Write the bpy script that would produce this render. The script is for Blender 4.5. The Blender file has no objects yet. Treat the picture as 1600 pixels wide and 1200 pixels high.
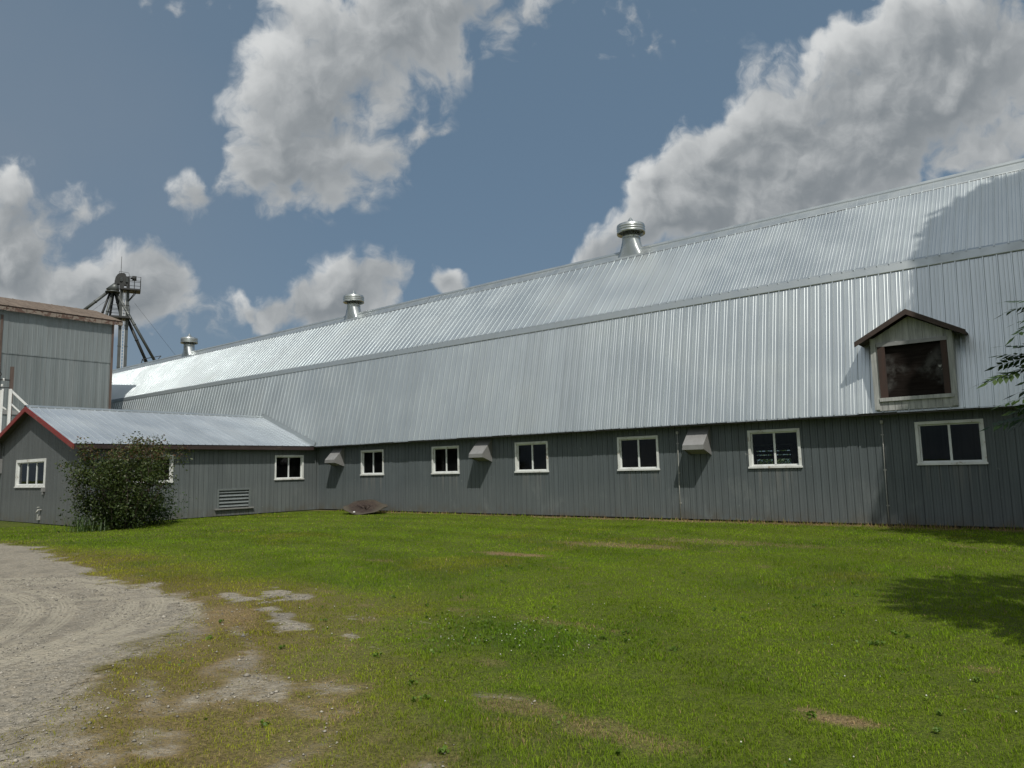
import bpy, bmesh, math, random
import numpy as np
from mathutils import Vector, Matrix
random.seed(7)
RNG = np.random.default_rng(11)
scene = bpy.context.scene
COL = scene.collection
R = math.radians

# ------------------------------------------------------------------ helpers
class MB:
    """collects polygons; build() links them as ONE mesh object"""
    def __init__(s):
        s.v = []; s.f = []; s.sm = []
    def add(s, vs, fs, smooth=False):
        o = len(s.v)
        s.v.extend([tuple(p) for p in vs])
        for f in fs:
            s.f.append([i + o for i in f]); s.sm.append(smooth)
        return s
    def box(s, a, b):
        x0, y0, z0 = [min(p, q) for p, q in zip(a, b)]; x1, y1, z1 = [max(p, q) for p, q in zip(a, b)]
        vs = [(x0,y0,z0),(x1,y0,z0),(x1,y1,z0),(x0,y1,z0),(x0,y0,z1),(x1,y0,z1),(x1,y1,z1),(x0,y1,z1)]
        return s.add(vs, [(0,3,2,1),(4,5,6,7),(0,1,5,4),(1,2,6,5),(2,3,7,6),(3,0,4,7)])
    def bar(s, p, q, w, h, up=(0,0,1)):
        """square bar from p to q"""
        p = Vector(p); q = Vector(q); d = (q - p).normalized(); u = Vector(up)
        if abs(d.dot(u)) > .98: u = Vector((1,0,0))
        a = d.cross(u).normalized() * (w/2); b = a.cross(d).normalized() * (h/2)
        vs = []
        for c in (p, q):
            vs += [c-a-b, c+a-b, c+a+b, c-a+b]
        return s.add(vs, [(0,1,2,3),(7,6,5,4),(0,4,5,1),(1,5,6,2),(2,6,7,3),(3,7,4,0)])
    def tube(s, pts, r, n=8, cap=True):
        pts = [Vector(p) for p in pts]; k = len(pts)
        rs = r if isinstance(r, (list, tuple)) else [r]*k
        vs = []; prev = None
        for i, p in enumerate(pts):
            d = (pts[min(i+1, k-1)] - pts[max(i-1, 0)]).normalized()
            u = Vector((0,0,1)) if abs(d.z) < .95 else Vector((1,0,0))
            if prev is not None:
                u = prev
            a = d.cross(u).normalized(); b = a.cross(d).normalized(); prev = b
            for j in range(n):
                t = 2*math.pi*j/n
                vs.append(p + (a*math.cos(t) + b*math.sin(t))*rs[i])
        fs = []
        for i in range(k-1):
            for j in range(n):
                fs.append((i*n+j, i*n+(j+1) % n, (i+1)*n+(j+1) % n, (i+1)*n+j))
        s.add(vs, fs, True)
        if cap:
            o = len(s.v) - len(vs)
            s.f.append([o+j for j in range(n)][::-1]); s.sm.append(False)
            s.f.append([o+(k-1)*n+j for j in range(n)]); s.sm.append(False)
        return s
    def lathe(s, c, prof, n=28):
        vs = []
        for r, z in prof:
            for j in range(n):
                t = 2*math.pi*j/n
                vs.append((c[0]+r*math.cos(t), c[1]+r*math.sin(t), c[2]+z))
        fs = []
        for i in range(len(prof)-1):
            for j in range(n):
                fs.append((i*n+j, i*n+(j+1) % n, (i+1)*n+(j+1) % n, (i+1)*n+j))
        return s.add(vs, fs, True)
    def prism(s, poly, ax, a0, a1):
        """poly = 2-D outline in the plane normal to axis ax, pushed from a0 to a1"""
        def P(p, a):
            return (a, p[0], p[1]) if ax == 0 else ((p[0], a, p[1]) if ax == 1 else (p[0], p[1], a))
        n = len(poly)
        vs = [P(p, a0) for p in poly] + [P(p, a1) for p in poly]
        fs = [tuple(range(n))[::-1], tuple(range(n, 2*n))] + [(i, (i+1) % n, n+(i+1) % n, n+i) for i in range(n)]
        return s.add(vs, fs)
    def slab(s, quad, thick):
        """a quad given thickness along its normal (downwards)"""
        q = [Vector(p) for p in quad]; n = (q[1]-q[0]).cross(q[2]-q[0]).normalized()
        if n.z < 0: n = -n
        vs = q + [p - n*thick for p in q]
        return s.add(vs, [(0,1,2,3),(7,6,5,4),(0,4,5,1),(1,5,6,2),(2,6,7,3),(3,7,4,0)])
    def build(s, name, mat, parent=None, fix=True):
        me = bpy.data.meshes.new(name)
        off = parent_origin(parent)
        me.from_pydata([(p[0]-off[0], p[1]-off[1], p[2]-off[2]) for p in s.v], [], s.f)
        if any(s.sm):
            me.polygons.foreach_set('use_smooth', s.sm)
        if fix:
            bm = bmesh.new(); bm.from_mesh(me)
            bmesh.ops.recalc_face_normals(bm, faces=bm.faces[:]); bm.to_mesh(me); bm.free()
        me.update()
        o = bpy.data.objects.new(name, me); COL.objects.link(o)
        for m in (mat if isinstance(mat, (list, tuple)) else [mat]): me.materials.append(m)
        if parent: o.parent = parent
        return o

def parent_origin(p):
    t = Vector((0,0,0))
    while p is not None:
        t += p.location; p = p.parent
    return t

def thing(name, label, cat, loc=(0,0,0), group=None):
    o = bpy.data.objects.new(name, None); COL.objects.link(o)
    o.location = loc; o.empty_display_size = .3
    o['label'] = label; o['category'] = cat
    if group: o['group'] = group
    return o
def tag(o, label, cat, group=None):
    o['label'] = label; o['category'] = cat
    if group: o['group'] = group
    return o

# corrugated sheet: P = O + a*A + t*B + h*N, a runs over the profile, t from 0 to T(a), holes skip panes
def profile(period, pts, a0, a1, phase):
    out = []
    k = math.floor((a0-phase)/period) - 1
    while phase + k*period < a1 + period:
        for d, h in pts:
            a = phase + k*period + d
            out.append((a, h))
        k += 1
    res = []
    for i in range(len(out)-1):
        (p, hp), (q, hq) = out[i], out[i+1]
        if q <= a0 or p >= a1: continue
        if not res:
            t = max(0, (a0-p)/(q-p)) if q > p else 0
            res.append((max(a0, p), hp+(hq-hp)*t))
        t = min(1, (a1-p)/(q-p)) if q > p else 1
        res.append((min(a1, q), hp+(hq-hp)*t))
    return res
def corrugated(mb, prof, O, A, B, N, T, holes=(), T0=None):
    O = np.array(O, float); A = np.array(A, float); B = np.array(B, float); N = np.array(N, float)
    cuts = sorted({c for h in holes for c in h[:2]})
    pr = list(prof)
    for c in cuts:
        for i in range(len(pr)-1):
            if pr[i][0] < c < pr[i+1][0]:
                t = (c-pr[i][0])/(pr[i+1][0]-pr[i][0])
                pr.insert(i+1, (c, pr[i][1]+(pr[i+1][1]-pr[i][1])*t)); break
    Tf = T if callable(T) else (lambda a: T)
    T0f = T0 if callable(T0) else (lambda a: (T0 or 0.0))
    def P(a, h, t): return O + A*a + B*t + N*h
    for (a, h), (b, g) in zip(pr[:-1], pr[1:]):
        m = (a+b)/2; segs = [(None, None)]
        spans = [(T0f(a), Tf(a), T0f(b), Tf(b))]
        for x0, x1, t0, t1 in holes:
            if x0 < m < x1:
                spans = [(T0f(a), t0, T0f(b), t0), (t1, Tf(a), t1, Tf(b))]
        for la, ha, lb, hb in spans:
            mb.add([P(a,h,la), P(b,g,lb), P(b,g,hb), P(a,h,ha)], [(0,1,2,3)])
    return mb
ROOF_P = .2935
ROOF_PTS = [(0,0),(.011,.025),(.035,.025),(.046,0),(.118,0),(.127,.004),(.144,.004),(.153,0),(.196,0),(.205,.004),(.222,.004),(.231,0)]
SIDE_P = .2
SIDE_PTS = [(0,0),(.060,0),(.063,-.004),(.068,-.004),(.071,0),(.126,0),(.129,-.004),(.134,-.004),(.137,0),(.181,0),(.184,-.018),(.197,-.018)]

# ------------------------------------------------------------------ node materials
def new_mat(name):
    m = bpy.data.materials.new(name); m.use_nodes = True
    nt = m.node_tree; nt.nodes.clear()
    out = nt.nodes.new('ShaderNodeOutputMaterial')
    return m, nt, out
class G:
    """tiny node-graph writer"""
    def __init__(s, nt): s.nt = nt
    def n(s, t, **k):
        nd = s.nt.nodes.new(t)
        for a, b in k.items(): setattr(nd, a, b)
        return nd
    def put(s, sock, v):
        if isinstance(v, bpy.types.NodeSocket): s.nt.links.new(v, sock)
        elif v is not None:
            if isinstance(v, (tuple, list)) and len(v) == 3 and sock.type == 'RGBA': v = (*v, 1)
            sock.default_value = v
    def math(s, op, a, b=None, c=None, clamp=False):
        nd = s.n('ShaderNodeMath', operation=op, use_clamp=clamp)
        for i, v in enumerate((a, b, c)):
            if v is not None: s.put(nd.inputs[i], v)
        return nd.outputs[0]
    def vmath(s, op, a, b=None, scale=None):
        nd = s.n('ShaderNodeVectorMath', operation=op)
        s.put(nd.inputs[0], a)
        if b is not None: s.put(nd.inputs[1], b)
        if scale is not None: s.put(nd.inputs['Scale'], scale)
        return nd.outputs['Value'] if op in ('DOT_PRODUCT', 'LENGTH', 'DISTANCE') else nd.outputs[0]
    def mix(s, f, a, b, mode='MIX'):
        nd = s.n('ShaderNodeMix', data_type='RGBA', blend_type=mode)
        s.put(nd.inputs[0], f); s.put(nd.inputs[6], a); s.put(nd.inputs[7], b)
        return nd.outputs[2]
    def ramp(s, v, lo, hi, a=0.0, b=1.0, smooth=True):
        nd = s.n('ShaderNodeMapRange', interpolation_type='SMOOTHSTEP' if smooth else 'LINEAR')
        for i, x in enumerate((v, lo, hi, a, b)): s.put(nd.inputs[i], x)
        return nd.outputs[0]
    def noise(s, vec, scale, detail=4, rough=.55, dist=0, dim='3D', out=0, lac=2.0):
        nd = s.n('ShaderNodeTexNoise', noise_dimensions=dim)
        s.put(nd.inputs['Vector'], vec); s.put(nd.inputs['Scale'], scale); s.put(nd.inputs['Detail'], detail)
        s.put(nd.inputs['Roughness'], rough); s.put(nd.inputs['Distortion'], dist); s.put(nd.inputs['Lacunarity'], lac)
        return nd.outputs[out]
    def voro(s, vec, scale, feature='F1', out='Distance', rnd=1.0, dims='3D'):
        nd = s.n('ShaderNodeTexVoronoi', feature=feature, voronoi_dimensions=dims)
        s.put(nd.inputs['Vector'], vec); s.put(nd.inputs['Scale'], scale); s.put(nd.inputs['Randomness'], rnd)
        return nd.outputs[out]
    def mapping(s, vec, scale=(1,1,1), loc=(0,0,0), rot=(0,0,0)):
        nd = s.n('ShaderNodeMapping')
        s.put(nd.inputs[0], vec); s.put(nd.inputs['Scale'], scale); s.put(nd.inputs['Location'], loc); s.put(nd.inputs['Rotation'], rot)
        return nd.outputs[0]
    def pos(s): return s.n('ShaderNodeNewGeometry').outputs['Position']
    def sep(s, v):
        nd = s.n('ShaderNodeSeparateXYZ'); s.put(nd.inputs[0], v); return nd.outputs
    def comb(s, x, y, z):
        nd = s.n('ShaderNodeCombineXYZ')
        for i, v in enumerate((x, y, z)): s.put(nd.inputs[i], v)
        return nd.outputs[0]
    def bump(s, h, strength=.3, dist=.02, normal=None):
        nd = s.n('ShaderNodeBump'); s.put(nd.inputs['Height'], h); s.put(nd.inputs['Strength'], strength); s.put(nd.inputs['Distance'], dist)
        if normal is not None: s.put(nd.inputs['Normal'], normal)
        return nd.outputs[0]
    def bsdf(s, out, color, rough=.6, metal=0.0, normal=None, spec=None):
        nd = s.n('ShaderNodeBsdfPrincipled')
        s.put(nd.inputs['Base Color'], color); s.put(nd.inputs['Roughness'], rough); s.put(nd.inputs['Metallic'], metal)
        if normal is not None: s.put(nd.inputs['Normal'], normal)
        if spec is not None: s.put(nd.inputs['Specular IOR Level'], spec)
        if out is not None: s.nt.links.new(nd.outputs[0], out.inputs[0])
        return nd

def metal_roof(name, base, panel_axis, rough=.40, metal=.6, phase=0.0, dirt=.25):
    m, nt, out = new_mat(name); g = G(nt); p = g.pos(); x = g.sep(p)[panel_axis]
    panel = g.math('FLOOR', g.math('DIVIDE', g.math('SUBTRACT', x, phase), ROOF_P*3))
    wn = g.n('ShaderNodeTexWhiteNoise', noise_dimensions='1D'); g.put(wn.inputs['W'], panel)
    rnd = wn.outputs['Value']
    st = [5.0, 5.0, 5.0]; st[panel_axis] = 9.0
    sc = (9.0, .8, .8) if panel_axis == 0 else (.8, 9.0, .8)
    streak = g.noise(g.mapping(p, sc), 1.0, 4, .6)
    blot = g.noise(p, .55, 3, .5)
    f = g.math('ADD', g.math('MULTIPLY', g.ramp(streak, .35, .75), dirt), g.math('MULTIPLY', rnd, .26))
    c = g.mix(f, base, tuple(b*.72 for b in base))
    c = g.mix(g.ramp(blot, .55, .8, 0, .25), c, tuple(b*.86*k for b, k in zip(base, (1.03,1,.93))))
    oil = g.noise(g.mapping(p, (2.2, 1.0, .7) if panel_axis == 0 else (1.0, 2.2, 1.0)), 1.0, 2, .5)
    bn = g.bump(oil, .035, .25)
    r = g.math('ADD', g.math('MULTIPLY', g.ramp(blot, .3, .7), .10), rough-.05)
    g.bsdf(out, c, r, metal, bn)
    return m

def painted_siding(name, base, chalk=.25, streak_axis=0, dark=.35):
    m, nt, out = new_mat(name); g = G(nt); p = g.pos(); xyz = g.sep(p)
    al = xyz[streak_axis]
    pan = g.math('FLOOR', g.math('DIVIDE', al, .8))
    wn = g.n('ShaderNodeTexWhiteNoise', noise_dimensions='1D'); g.put(wn.inputs['W'], pan)
    sv = (4.0, 4.0, .35)
    streak = g.noise(g.mapping(p, sv), 2.0, 5, .62)
    big = g.noise(p, .5, 4, .55)
    chalkn = g.noise(g.mapping(p, (1,1,.6)), 1.1, 6, .7)
    low = g.ramp(g.math('ADD', xyz[2], g.math('MULTIPLY', g.math('SUBTRACT', big, .5), 1.4)), .55, 1.35, 1, .2)
    c0 = g.noise(g.mapping(p, (16,16,.25)), 1.0, 3, .6)
    c = g.mix(g.math('MULTIPLY', g.ramp(streak, .3, .75), dark), base, tuple(b*.62 for b in base))
    c = g.mix(g.math('MULTIPLY', wn.outputs['Value'], .30), c, tuple(b*.78*k for b, k in zip(base, (.97,1.0,1.04))))
    c = g.mix(g.math('MULTIPLY', g.ramp(big, .5, .72), .35), c, tuple(b*1.25 for b in base))
    c = g.mix(g.math('MULTIPLY', g.math('MULTIPLY', g.ramp(chalkn, .54, .74), low), chalk), c, (.30,.32,.31))
    c = g.mix(g.math('MULTIPLY', low, .22), c, (.20,.21,.205)); c = g.mix(g.math('MULTIPLY', g.ramp(c0, .4, .66), .45), c, tuple(b*.58 for b in base))
    # run-off streaks under the evenly spaced windows
    if streak_axis == 0:
        wx = g.math('ABSOLUTE', g.math('SUBTRACT', g.math('MODULO', g.math('ADD', al, 2.65+2.13+4.26*20), 4.26), 2.13))
        sk = g.math('MULTIPLY', g.ramp(wx, .74, .60, 0, 1), g.math('MULTIPLY', g.ramp(xyz[2], 1.50, .55, 1, 0), g.math('LESS_THAN', xyz[2], 1.53)))
        sn = g.noise(g.mapping(p, (11,11,.12)), 1.0, 3, .6)
        c = g.mix(g.math('MULTIPLY', g.math('MULTIPLY', sk, g.ramp(sn, .46, .68)), .5), c, (.20,.195,.18))
    # a few flaking spots and splashed dirt near the ground
    fl = g.noise(p, 5.5, 3, .6)
    c = g.mix(g.math('MULTIPLY', g.ramp(fl, .72, .76), .6), c, (.34,.35,.33))
    dirt = g.math('MULTIPLY', g.ramp(xyz[2], .02, .5, 1, 0), g.ramp(g.noise(p, 3.0, 4, .6), .35, .7))
    c = g.mix(g.math('MULTIPLY', dirt, .6), c, (.10,.085,.06))
    b = g.bump(streak, .12, .01)
    g.bsdf(out, c, g.ramp(streak, .2, .8, .42, .62), 0.0, b, .4)
    return m

def worn_paint(name, paint, under, amount=.5, rough=.6, scale=14):
    m, nt, out = new_mat(name); g = G(nt); p = g.pos()
    n1 = g.noise(p, scale, 5, .65); n2 = g.noise(p, scale*.22, 3, .5)
    f = g.ramp(g.math('ADD', n1, g.math('MULTIPLY', n2, .6)), 1.02-amount*.35, 1.08-amount*.35)
    c = g.mix(f, paint, under)
    c = g.mix(g.math('MULTIPLY', g.ramp(n2, .35, .7), .25), c, tuple(v*.6 for v in under))
    g.bsdf(out, c, rough, 0, g.bump(f, .3, .003))
    return m

def wood(name, base, alt, scale=(2,2,30), rough=.8):
    m, nt, out = new_mat(name); g = G(nt); p = g.pos()
    n1 = g.noise(g.mapping(p, scale), 1.0, 6, .65, .4); n2 = g.noise(p, 2.5, 4, .6)
    c = g.mix(g.ramp(n1, .3, .7), base, alt)
    c = g.mix(g.math('MULTIPLY', g.ramp(n2, .5, .7), .4), c, tuple(v*.5 for v in base))
    g.bsdf(out, c, rough, 0, g.bump(n1, .3, .004))
    return m

def plain(name, base, rough=.6, metal=0.0, var=.25, scale=6.0):
    m, nt, out = new_mat(name); g = G(nt); p = g.pos()
    n = g.noise(p, scale, 5, .6)
    c = g.mix(g.math('MULTIPLY', g.ramp(n, .35, .7), var*2), base, tuple(v*.55 for v in base))
    g.bsdf(out, c, g.ramp(n, .3, .7, rough-.06, rough+.08), metal, g.bump(n, .06, .01))
    return m

def glass_mat():
    m, nt, out = new_mat('window_glass'); g = G(nt); p = g.pos()
    fr = g.n('ShaderNodeFresnel'); fr.inputs['IOR'].default_value = 1.5
    tr = g.n('ShaderNodeBsdfTransparent'); tr.inputs[0].default_value = (.62,.68,.66,1)
    gl = g.n('ShaderNodeBsdfGlossy'); gl.inputs['Roughness'].default_value = .02; gl.inputs[0].default_value = (.9,.93,.95,1)
    b = g.bump(g.noise(p, 1.6, 2, .5), .03, .03); g.put(gl.inputs['Normal'], b)
    mx = g.n('ShaderNodeMixShader'); g.put(mx.inputs[0], g.math('ADD', g.math('MULTIPLY', fr.outputs[0], .62), .0, clamp=True))
    nt.links.new(tr.outputs[0], mx.inputs[1]); nt.links.new(gl.outputs[0], mx.inputs[2])
    df = g.n('ShaderNodeBsdfDiffuse'); df.inputs[0].default_value = (.20,.20,.19,1)
    m2 = g.n('ShaderNodeMixShader'); g.put(m2.inputs[0], g.ramp(g.noise(p, 3.0, 5, .65), .35, .8, .0, .035))
    nt.links.new(mx.outputs[0], m2.inputs[1]); nt.links.new(df.outputs[0], m2.inputs[2])
    nt.links.new(m2.outputs[0], out.inputs[0])
    return m

def leaf_mat(name, colors, trans=.35, rough=.5):
    """colour varies leaf by leaf through the mesh's own tint attribute"""
    m, nt, out = new_mat(name); g = G(nt)
    at = g.n('ShaderNodeAttribute', attribute_name='tint')
    cr = g.n('ShaderNodeValToRGB'); el = cr.color_ramp.elements
    while len(el) < len(colors): el.new(.5)
    for i, c in enumerate(colors):
        el[i].position = i/(len(colors)-1); el[i].color = (*c, 1)
    g.put(cr.inputs[0], at.outputs['Fac'])
    bs = g.bsdf(None, cr.outputs[0], rough, 0, None, .35)
    tl = g.n('ShaderNodeBsdfTranslucent'); g.put(tl.inputs[0], g.mix(1.0, cr.outputs[0], (1.0,1.05,.55), 'MULTIPLY'))
    mx = g.n('ShaderNodeMixShader'); mx.inputs[0].default_value = trans
    nt.links.new(bs.outputs[0], mx.inputs[1]); nt.links.new(tl.outputs[0], mx.inputs[2]); nt.links.new(mx.outputs[0], out.inputs[0])
    return m

M = {}
M['roof'] = metal_roof('galvanised_roof', (.62,.665,.675), 0, .43, .93)
M['roof_shed'] = metal_roof('shed_roof_metal', (.64,.685,.715), 1, .52, .9)
M['trim'] = plain('galvanised_trim', (.50,.54,.55), .45, .85, .10, 2.0)
M['vent'] = plain('ventilator_steel', (.52,.55,.54), .30, .85, .12, 3.0)
M['siding'] = painted_siding('grey_painted_siding', (.100,.119,.125), .32)
M['siding_shed'] = painted_siding('grey_shed_siding', (.125,.143,.146), .30, 1)
M['siding_gable'] = painted_siding('grey_gable_siding', (.100,.110,.110), .10, 0, .2)
M['white'] = worn_paint('peeling_white_paint', (.68,.70,.68), (.40,.35,.28), .22)
M['white_clean'] = worn_paint('white_sash_paint', (.70,.73,.72), (.5,.48,.43), .1)
M['glass'] = glass_mat()
M['dark'] = plain('dark_interior', (.03,.028,.025), .9)
M['soffit'] = plain('weathered_soffit', (.07,.065,.055), .85)
M['floor'] = plain('barn_floor', (.08,.075,.07), .9)
M['red'] = worn_paint('red_fascia_paint', (.20,.020,.018), (.20,.13,.10), .30, .6, 9)
M['darkred'] = worn_paint('brown_fascia_paint', (.030,.017,.015), (.08,.06,.045), .25, .6, 9)
M['dormer_wood'] = wood('bleached_boards', (.46,.47,.45), (.27,.28,.27), (14,14,1.2))
M['dormer_brown'] = wood('brown_boards', (.060,.032,.024), (.042,.028,.023), (14,14,1.5))
M['fascia_brown'] = wood('dark_fascia_boards', (.040,.027,.023), (.066,.046,.037), (3,3,10))
M['hood'] = plain('hood_sheet_metal', (.30,.30,.295), .5, .3, .2, 5)
M['louver'] = plain('grey_louver_paint', (.145,.165,.165), .5, 0, .2, 8)
M['pipe'] = plain('white_conduit', (.42,.42,.39), .5)
M['rust'] = wood('rusty_roof_sheets', (.180,.140,.105), (.105,.075,.052), (.8,3.2,.8), .7)
M['tower_fascia'] = worn_paint('flaking_fascia', (.20,.165,.135), (.095,.055,.040), .7, .7, 5)
M['tower_trim'] = wood('brown_corner_boards', (.12,.085,.07), (.075,.05,.04), (6,6,1))
M['leg'] = plain('dull_galvanised', (.105,.115,.112), .5, .4, .3, 1.5)
M['leg_dark'] = plain('dark_steel', (.045,.047,.047), .6, .4, .2, 2)
M['bark'] = wood('bark', (.10,.085,.065), (.05,.042,.034), (18,18,3), .95)
M['stem'] = wood('shrub_stem', (.085,.065,.05), (.05,.04,.03), (18,18,3), .95)
M['rail_white'] = plain('white_railing_paint', (.72,.72,.69), .5, 0, .1)

def tower_mat():
    m, nt, out = new_mat('tower_siding'); g = G(nt); p = g.pos(); x = g.sep(p)
    pan = g.math('FLOOR', g.math('DIVIDE', x[1], .25)); row = g.math('GREATER_THAN', x[2], 8.86)
    wn = g.n('ShaderNodeTexWhiteNoise', noise_dimensions='2D'); g.put(wn.inputs['Vector'], g.comb(pan, row, 0))
    st = g.noise(g.mapping(p, (5,5,.3)), 1.0, 5, .65)
    lowf = g.math('SUBTRACT', 1.0, row)
    c = g.mix(g.math('MULTIPLY', wn.outputs['Value'], g.math('ADD', .25, g.math('MULTIPLY', lowf, .4))), (.205,.23,.235), (.125,.15,.155))
    c = g.mix(g.math('MULTIPLY', g.ramp(st, .4, .75), .45), c, (.115,.118,.112))
    g.bsdf(out, c, .55, .25, g.bump(st, .1, .02))
    return m
M['tower'] = tower_mat()

def door_mat():
    m, nt, out = new_mat('stained_plywood'); g = G(nt); p = g.pos()
    rel = g.mapping(p, (1,1,1), (3.25,0,-3.88)); s = g.sep(rel)
    d = g.math('ABSOLUTE', g.math('SUBTRACT', g.math('ABSOLUTE', s[0]), g.math('ABSOLUTE', s[2])))
    grain = g.noise(g.mapping(p, (2,2,24)), 1.0, 6, .7, .5)
    fl = g.noise(p, 6, 4, .6)
    c = g.mix(g.ramp(grain, .35, .7), (.010,.0075,.0065), (.022,.018,.016))
    side = g.math('MULTIPLY', g.ramp(g.math('SUBTRACT', g.math('ABSOLUTE', s[0]), g.math('ABSOLUTE', s[2])), -.05, .25), g.ramp(g.noise(p, 3, 4, .6), .35, .6))
    c = g.mix(g.math('MULTIPLY', side, .8), c, g.mix(grain, (.13,.13,.125), (.05,.047,.045)))
    c = g.mix(g.math('MULTIPLY', g.ramp(fl, .64, .70), g.math('MULTIPLY', side, .9)), c, (.42,.42,.40))
    g.bsdf(out, c, .75, 0, g.bump(grain, .2, .003), .04)
    return m
M['door'] = door_mat()

# ------------------------------------------------------------------ barn
X0, X1 = -66.0, 8.0
YW = 20.5; YE, ZE = 20.10, 2.863; YB, ZB = 21.014, 6.846; YR, ZR = 23.69, 9.73
def roofdir(y0, z0, y1, z1):
    d = np.array([0, y1-y0, z1-z0]); L = np.linalg.norm(d); d /= L
    n = np.array([0, -d[2], d[1]])
    return d, n, L
WINX = [-23.95, -19.65, -15.45, -11.22, -6.92, -2.65]
WW, WZ0, WZ1 = 1.46, 1.515, 2.595

barn = thing('barn', 'long grey-sided barn with a silver ribbed gambrel metal roof, row of white windows', 'barn', (-29, 22, 0))
wall = MB()
cas = .070
holes = [(x-WW/2+cas, x+WW/2-cas, WZ0+cas, WZ1-cas) for x in WINX]
corrugated(wall, profile(SIDE_P, SIDE_PTS, X0, X1, -1.913), (0,YW,0), (1,0,0), (0,0,1), (0,-1,0), 3.05, holes, .05)
wall.build('wall', M['siding'], barn)
fnd = MB(); fnd.box((X0, YW+.05, -.3), (X1, YW+.2, .12)); fnd.build('foundation', M['soffit'], barn)
# back wall, gable ends, floor (the barn is a closed shell, so its windows are dark)
bw = MB(); YBK = 2*YR-YW
corrugated(bw, [(X0,0),(X1,0)], (0,YBK,0), (1,0,0), (0,0,1), (0,1,0), 3.05, [(-9.75,-8.45,1.25,2.30)], 0)
bw.build('back_wall', M['siding'], barn)
for xg, nm in ((X0, 'gable_wall'), (X1, 'gable_wall')):
    gb = MB(); gb.add([(xg,YW,0),(xg,YBK,0),(xg,YBK,3.05),(xg,2*YR-YB,ZB-.05),(xg,YR,ZR-.05),(xg,YB,ZB-.05),(xg,YW,3.05)], [(0,1,2,3,4,5,6)])
    gb.build(nm, M['siding_gable'], barn)
fl = MB(); fl.add([(X0,YW,.03),(X1,YW,.03),(X1,YBK,.03),(X0,YBK,.03)], [(0,1,2,3)]); fl.build('floor', M['floor'], barn)
sof = MB(); sof.box((X0, YE+.05, 2.90), (X1, YW+.02, 2.93)); sof.box((X0, YE+.03, 2.80), (X1, YE+.07, 2.93)); sof.build('soffit', M['soffit'], barn)

d, n, L = roofdir(YE, ZE, YB, ZB)
lr = MB(); corrugated(lr, profile(ROOF_P, ROOF_PTS, X0-.2, X1+.2, -1.375), (0,YE,ZE), (1,0,0), d, n, L)
lr.build('lower_roof', M['roof'], barn)
ed = MB(); xx = X0-.2; k = 0
while xx < X1:   # sheet ends at the eave: each sheet hangs a little differently
    xe = min(xx+ROOF_P*3, X1+.2); dl_ = random.uniform(.004,.03)
    a_ = np.array([0,YE,ZE]) - d*dl_ - n*.003; b_ = np.array([0,YE,ZE]) + d*.05 - n*.003
    ed.add([(xx,a_[1],a_[2]),(xe-.004,a_[1],a_[2]),(xe-.004,b_[1],b_[2]),(xx,b_[1],b_[2])], [(0,1,2,3)]); xx = xe; k += 1
ed.build('eave_edge', M['trim'], barn)
d2, n2, L2 = roofdir(YB, ZB, YR, ZR)
ur = MB(); O2 = np.array([0,YB,ZB]) + n2*.012 - d2*.04
corrugated(ur, profile(ROOF_P, ROOF_PTS, X0-.2, X1+.2, -1.41), O2, (1,0,0), d2, n2, L2+.02)
ur.build('upper_roof', M['roof'], barn)
fb = MB()
for a in ((2*YR-YE, ZE, 2*YR-YB, ZB), (2*YR-YB, ZB, YR, ZR)):
    fb.add([(X0-.2,a[0],a[1]),(X1+.2,a[0],a[1]),(X1+.2,a[2],a[3]),(X0-.2,a[2],a[3])], [(0,1,2,3)])
fb.build('far_roof', M['roof'], barn)
# flashing over the break between the two slopes: folded strip in lengths, standing on the ribs
fs = MB(); x = X0-.2; k = 0
while x < X1+.2:
    xe = min(x+3.05, X1+.2); h = .030 + .004*(k % 2)
    def S(t, hh): return np.array([0,YE,ZE]) + d*t + n*hh
    a, b, c = S(L-.245, h-.010), S(L-.225, h), S(L+.0, h)
    dd = np.array([0,YB,ZB]) + d2*.10 + n2*.008
    for p, q in ((a,b),(b,c),(c,dd)):
        fs.add([(x,p[1],p[2]),(xe,p[1],p[2]),(xe,q[1],q[2]),(x,q[1],q[2])], [(0,1,2,3)])
    x = xe; k += 1
fs.build('flashing', M['trim'], barn)
# ridge cap, also in lengths, with a small rolled top
rc = MB(); x = X0-.2; k = 0
while x < X1+.2:
    xe = min(x+3.05, X1+.2); h = .036 + .004*(k % 2) + random.uniform(-.003,.003)
    for sgn in (1, -1):
        def Q(t, hh):
            p = np.array([0,YB,ZB]) + d2*(L2-t) + n2*hh
            return p if sgn > 0 else np.array([0, 2*YR-p[1], p[2]])
        pts = [Q(.50, h-.014), Q(.47, h), Q(.13, h), Q(.10, h+.03), Q(-.02, h+.035)]
        for p, q in zip(pts[:-1], pts[1:]):
            rc.add([(x,p[1],p[2]),(xe,p[1],p[2]),(xe,q[1],q[2]),(x,q[1],q[2])], [(0,1,2,3)])
    x = xe; k += 1
rc.build('ridge_cap', M['trim'], barn)

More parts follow.
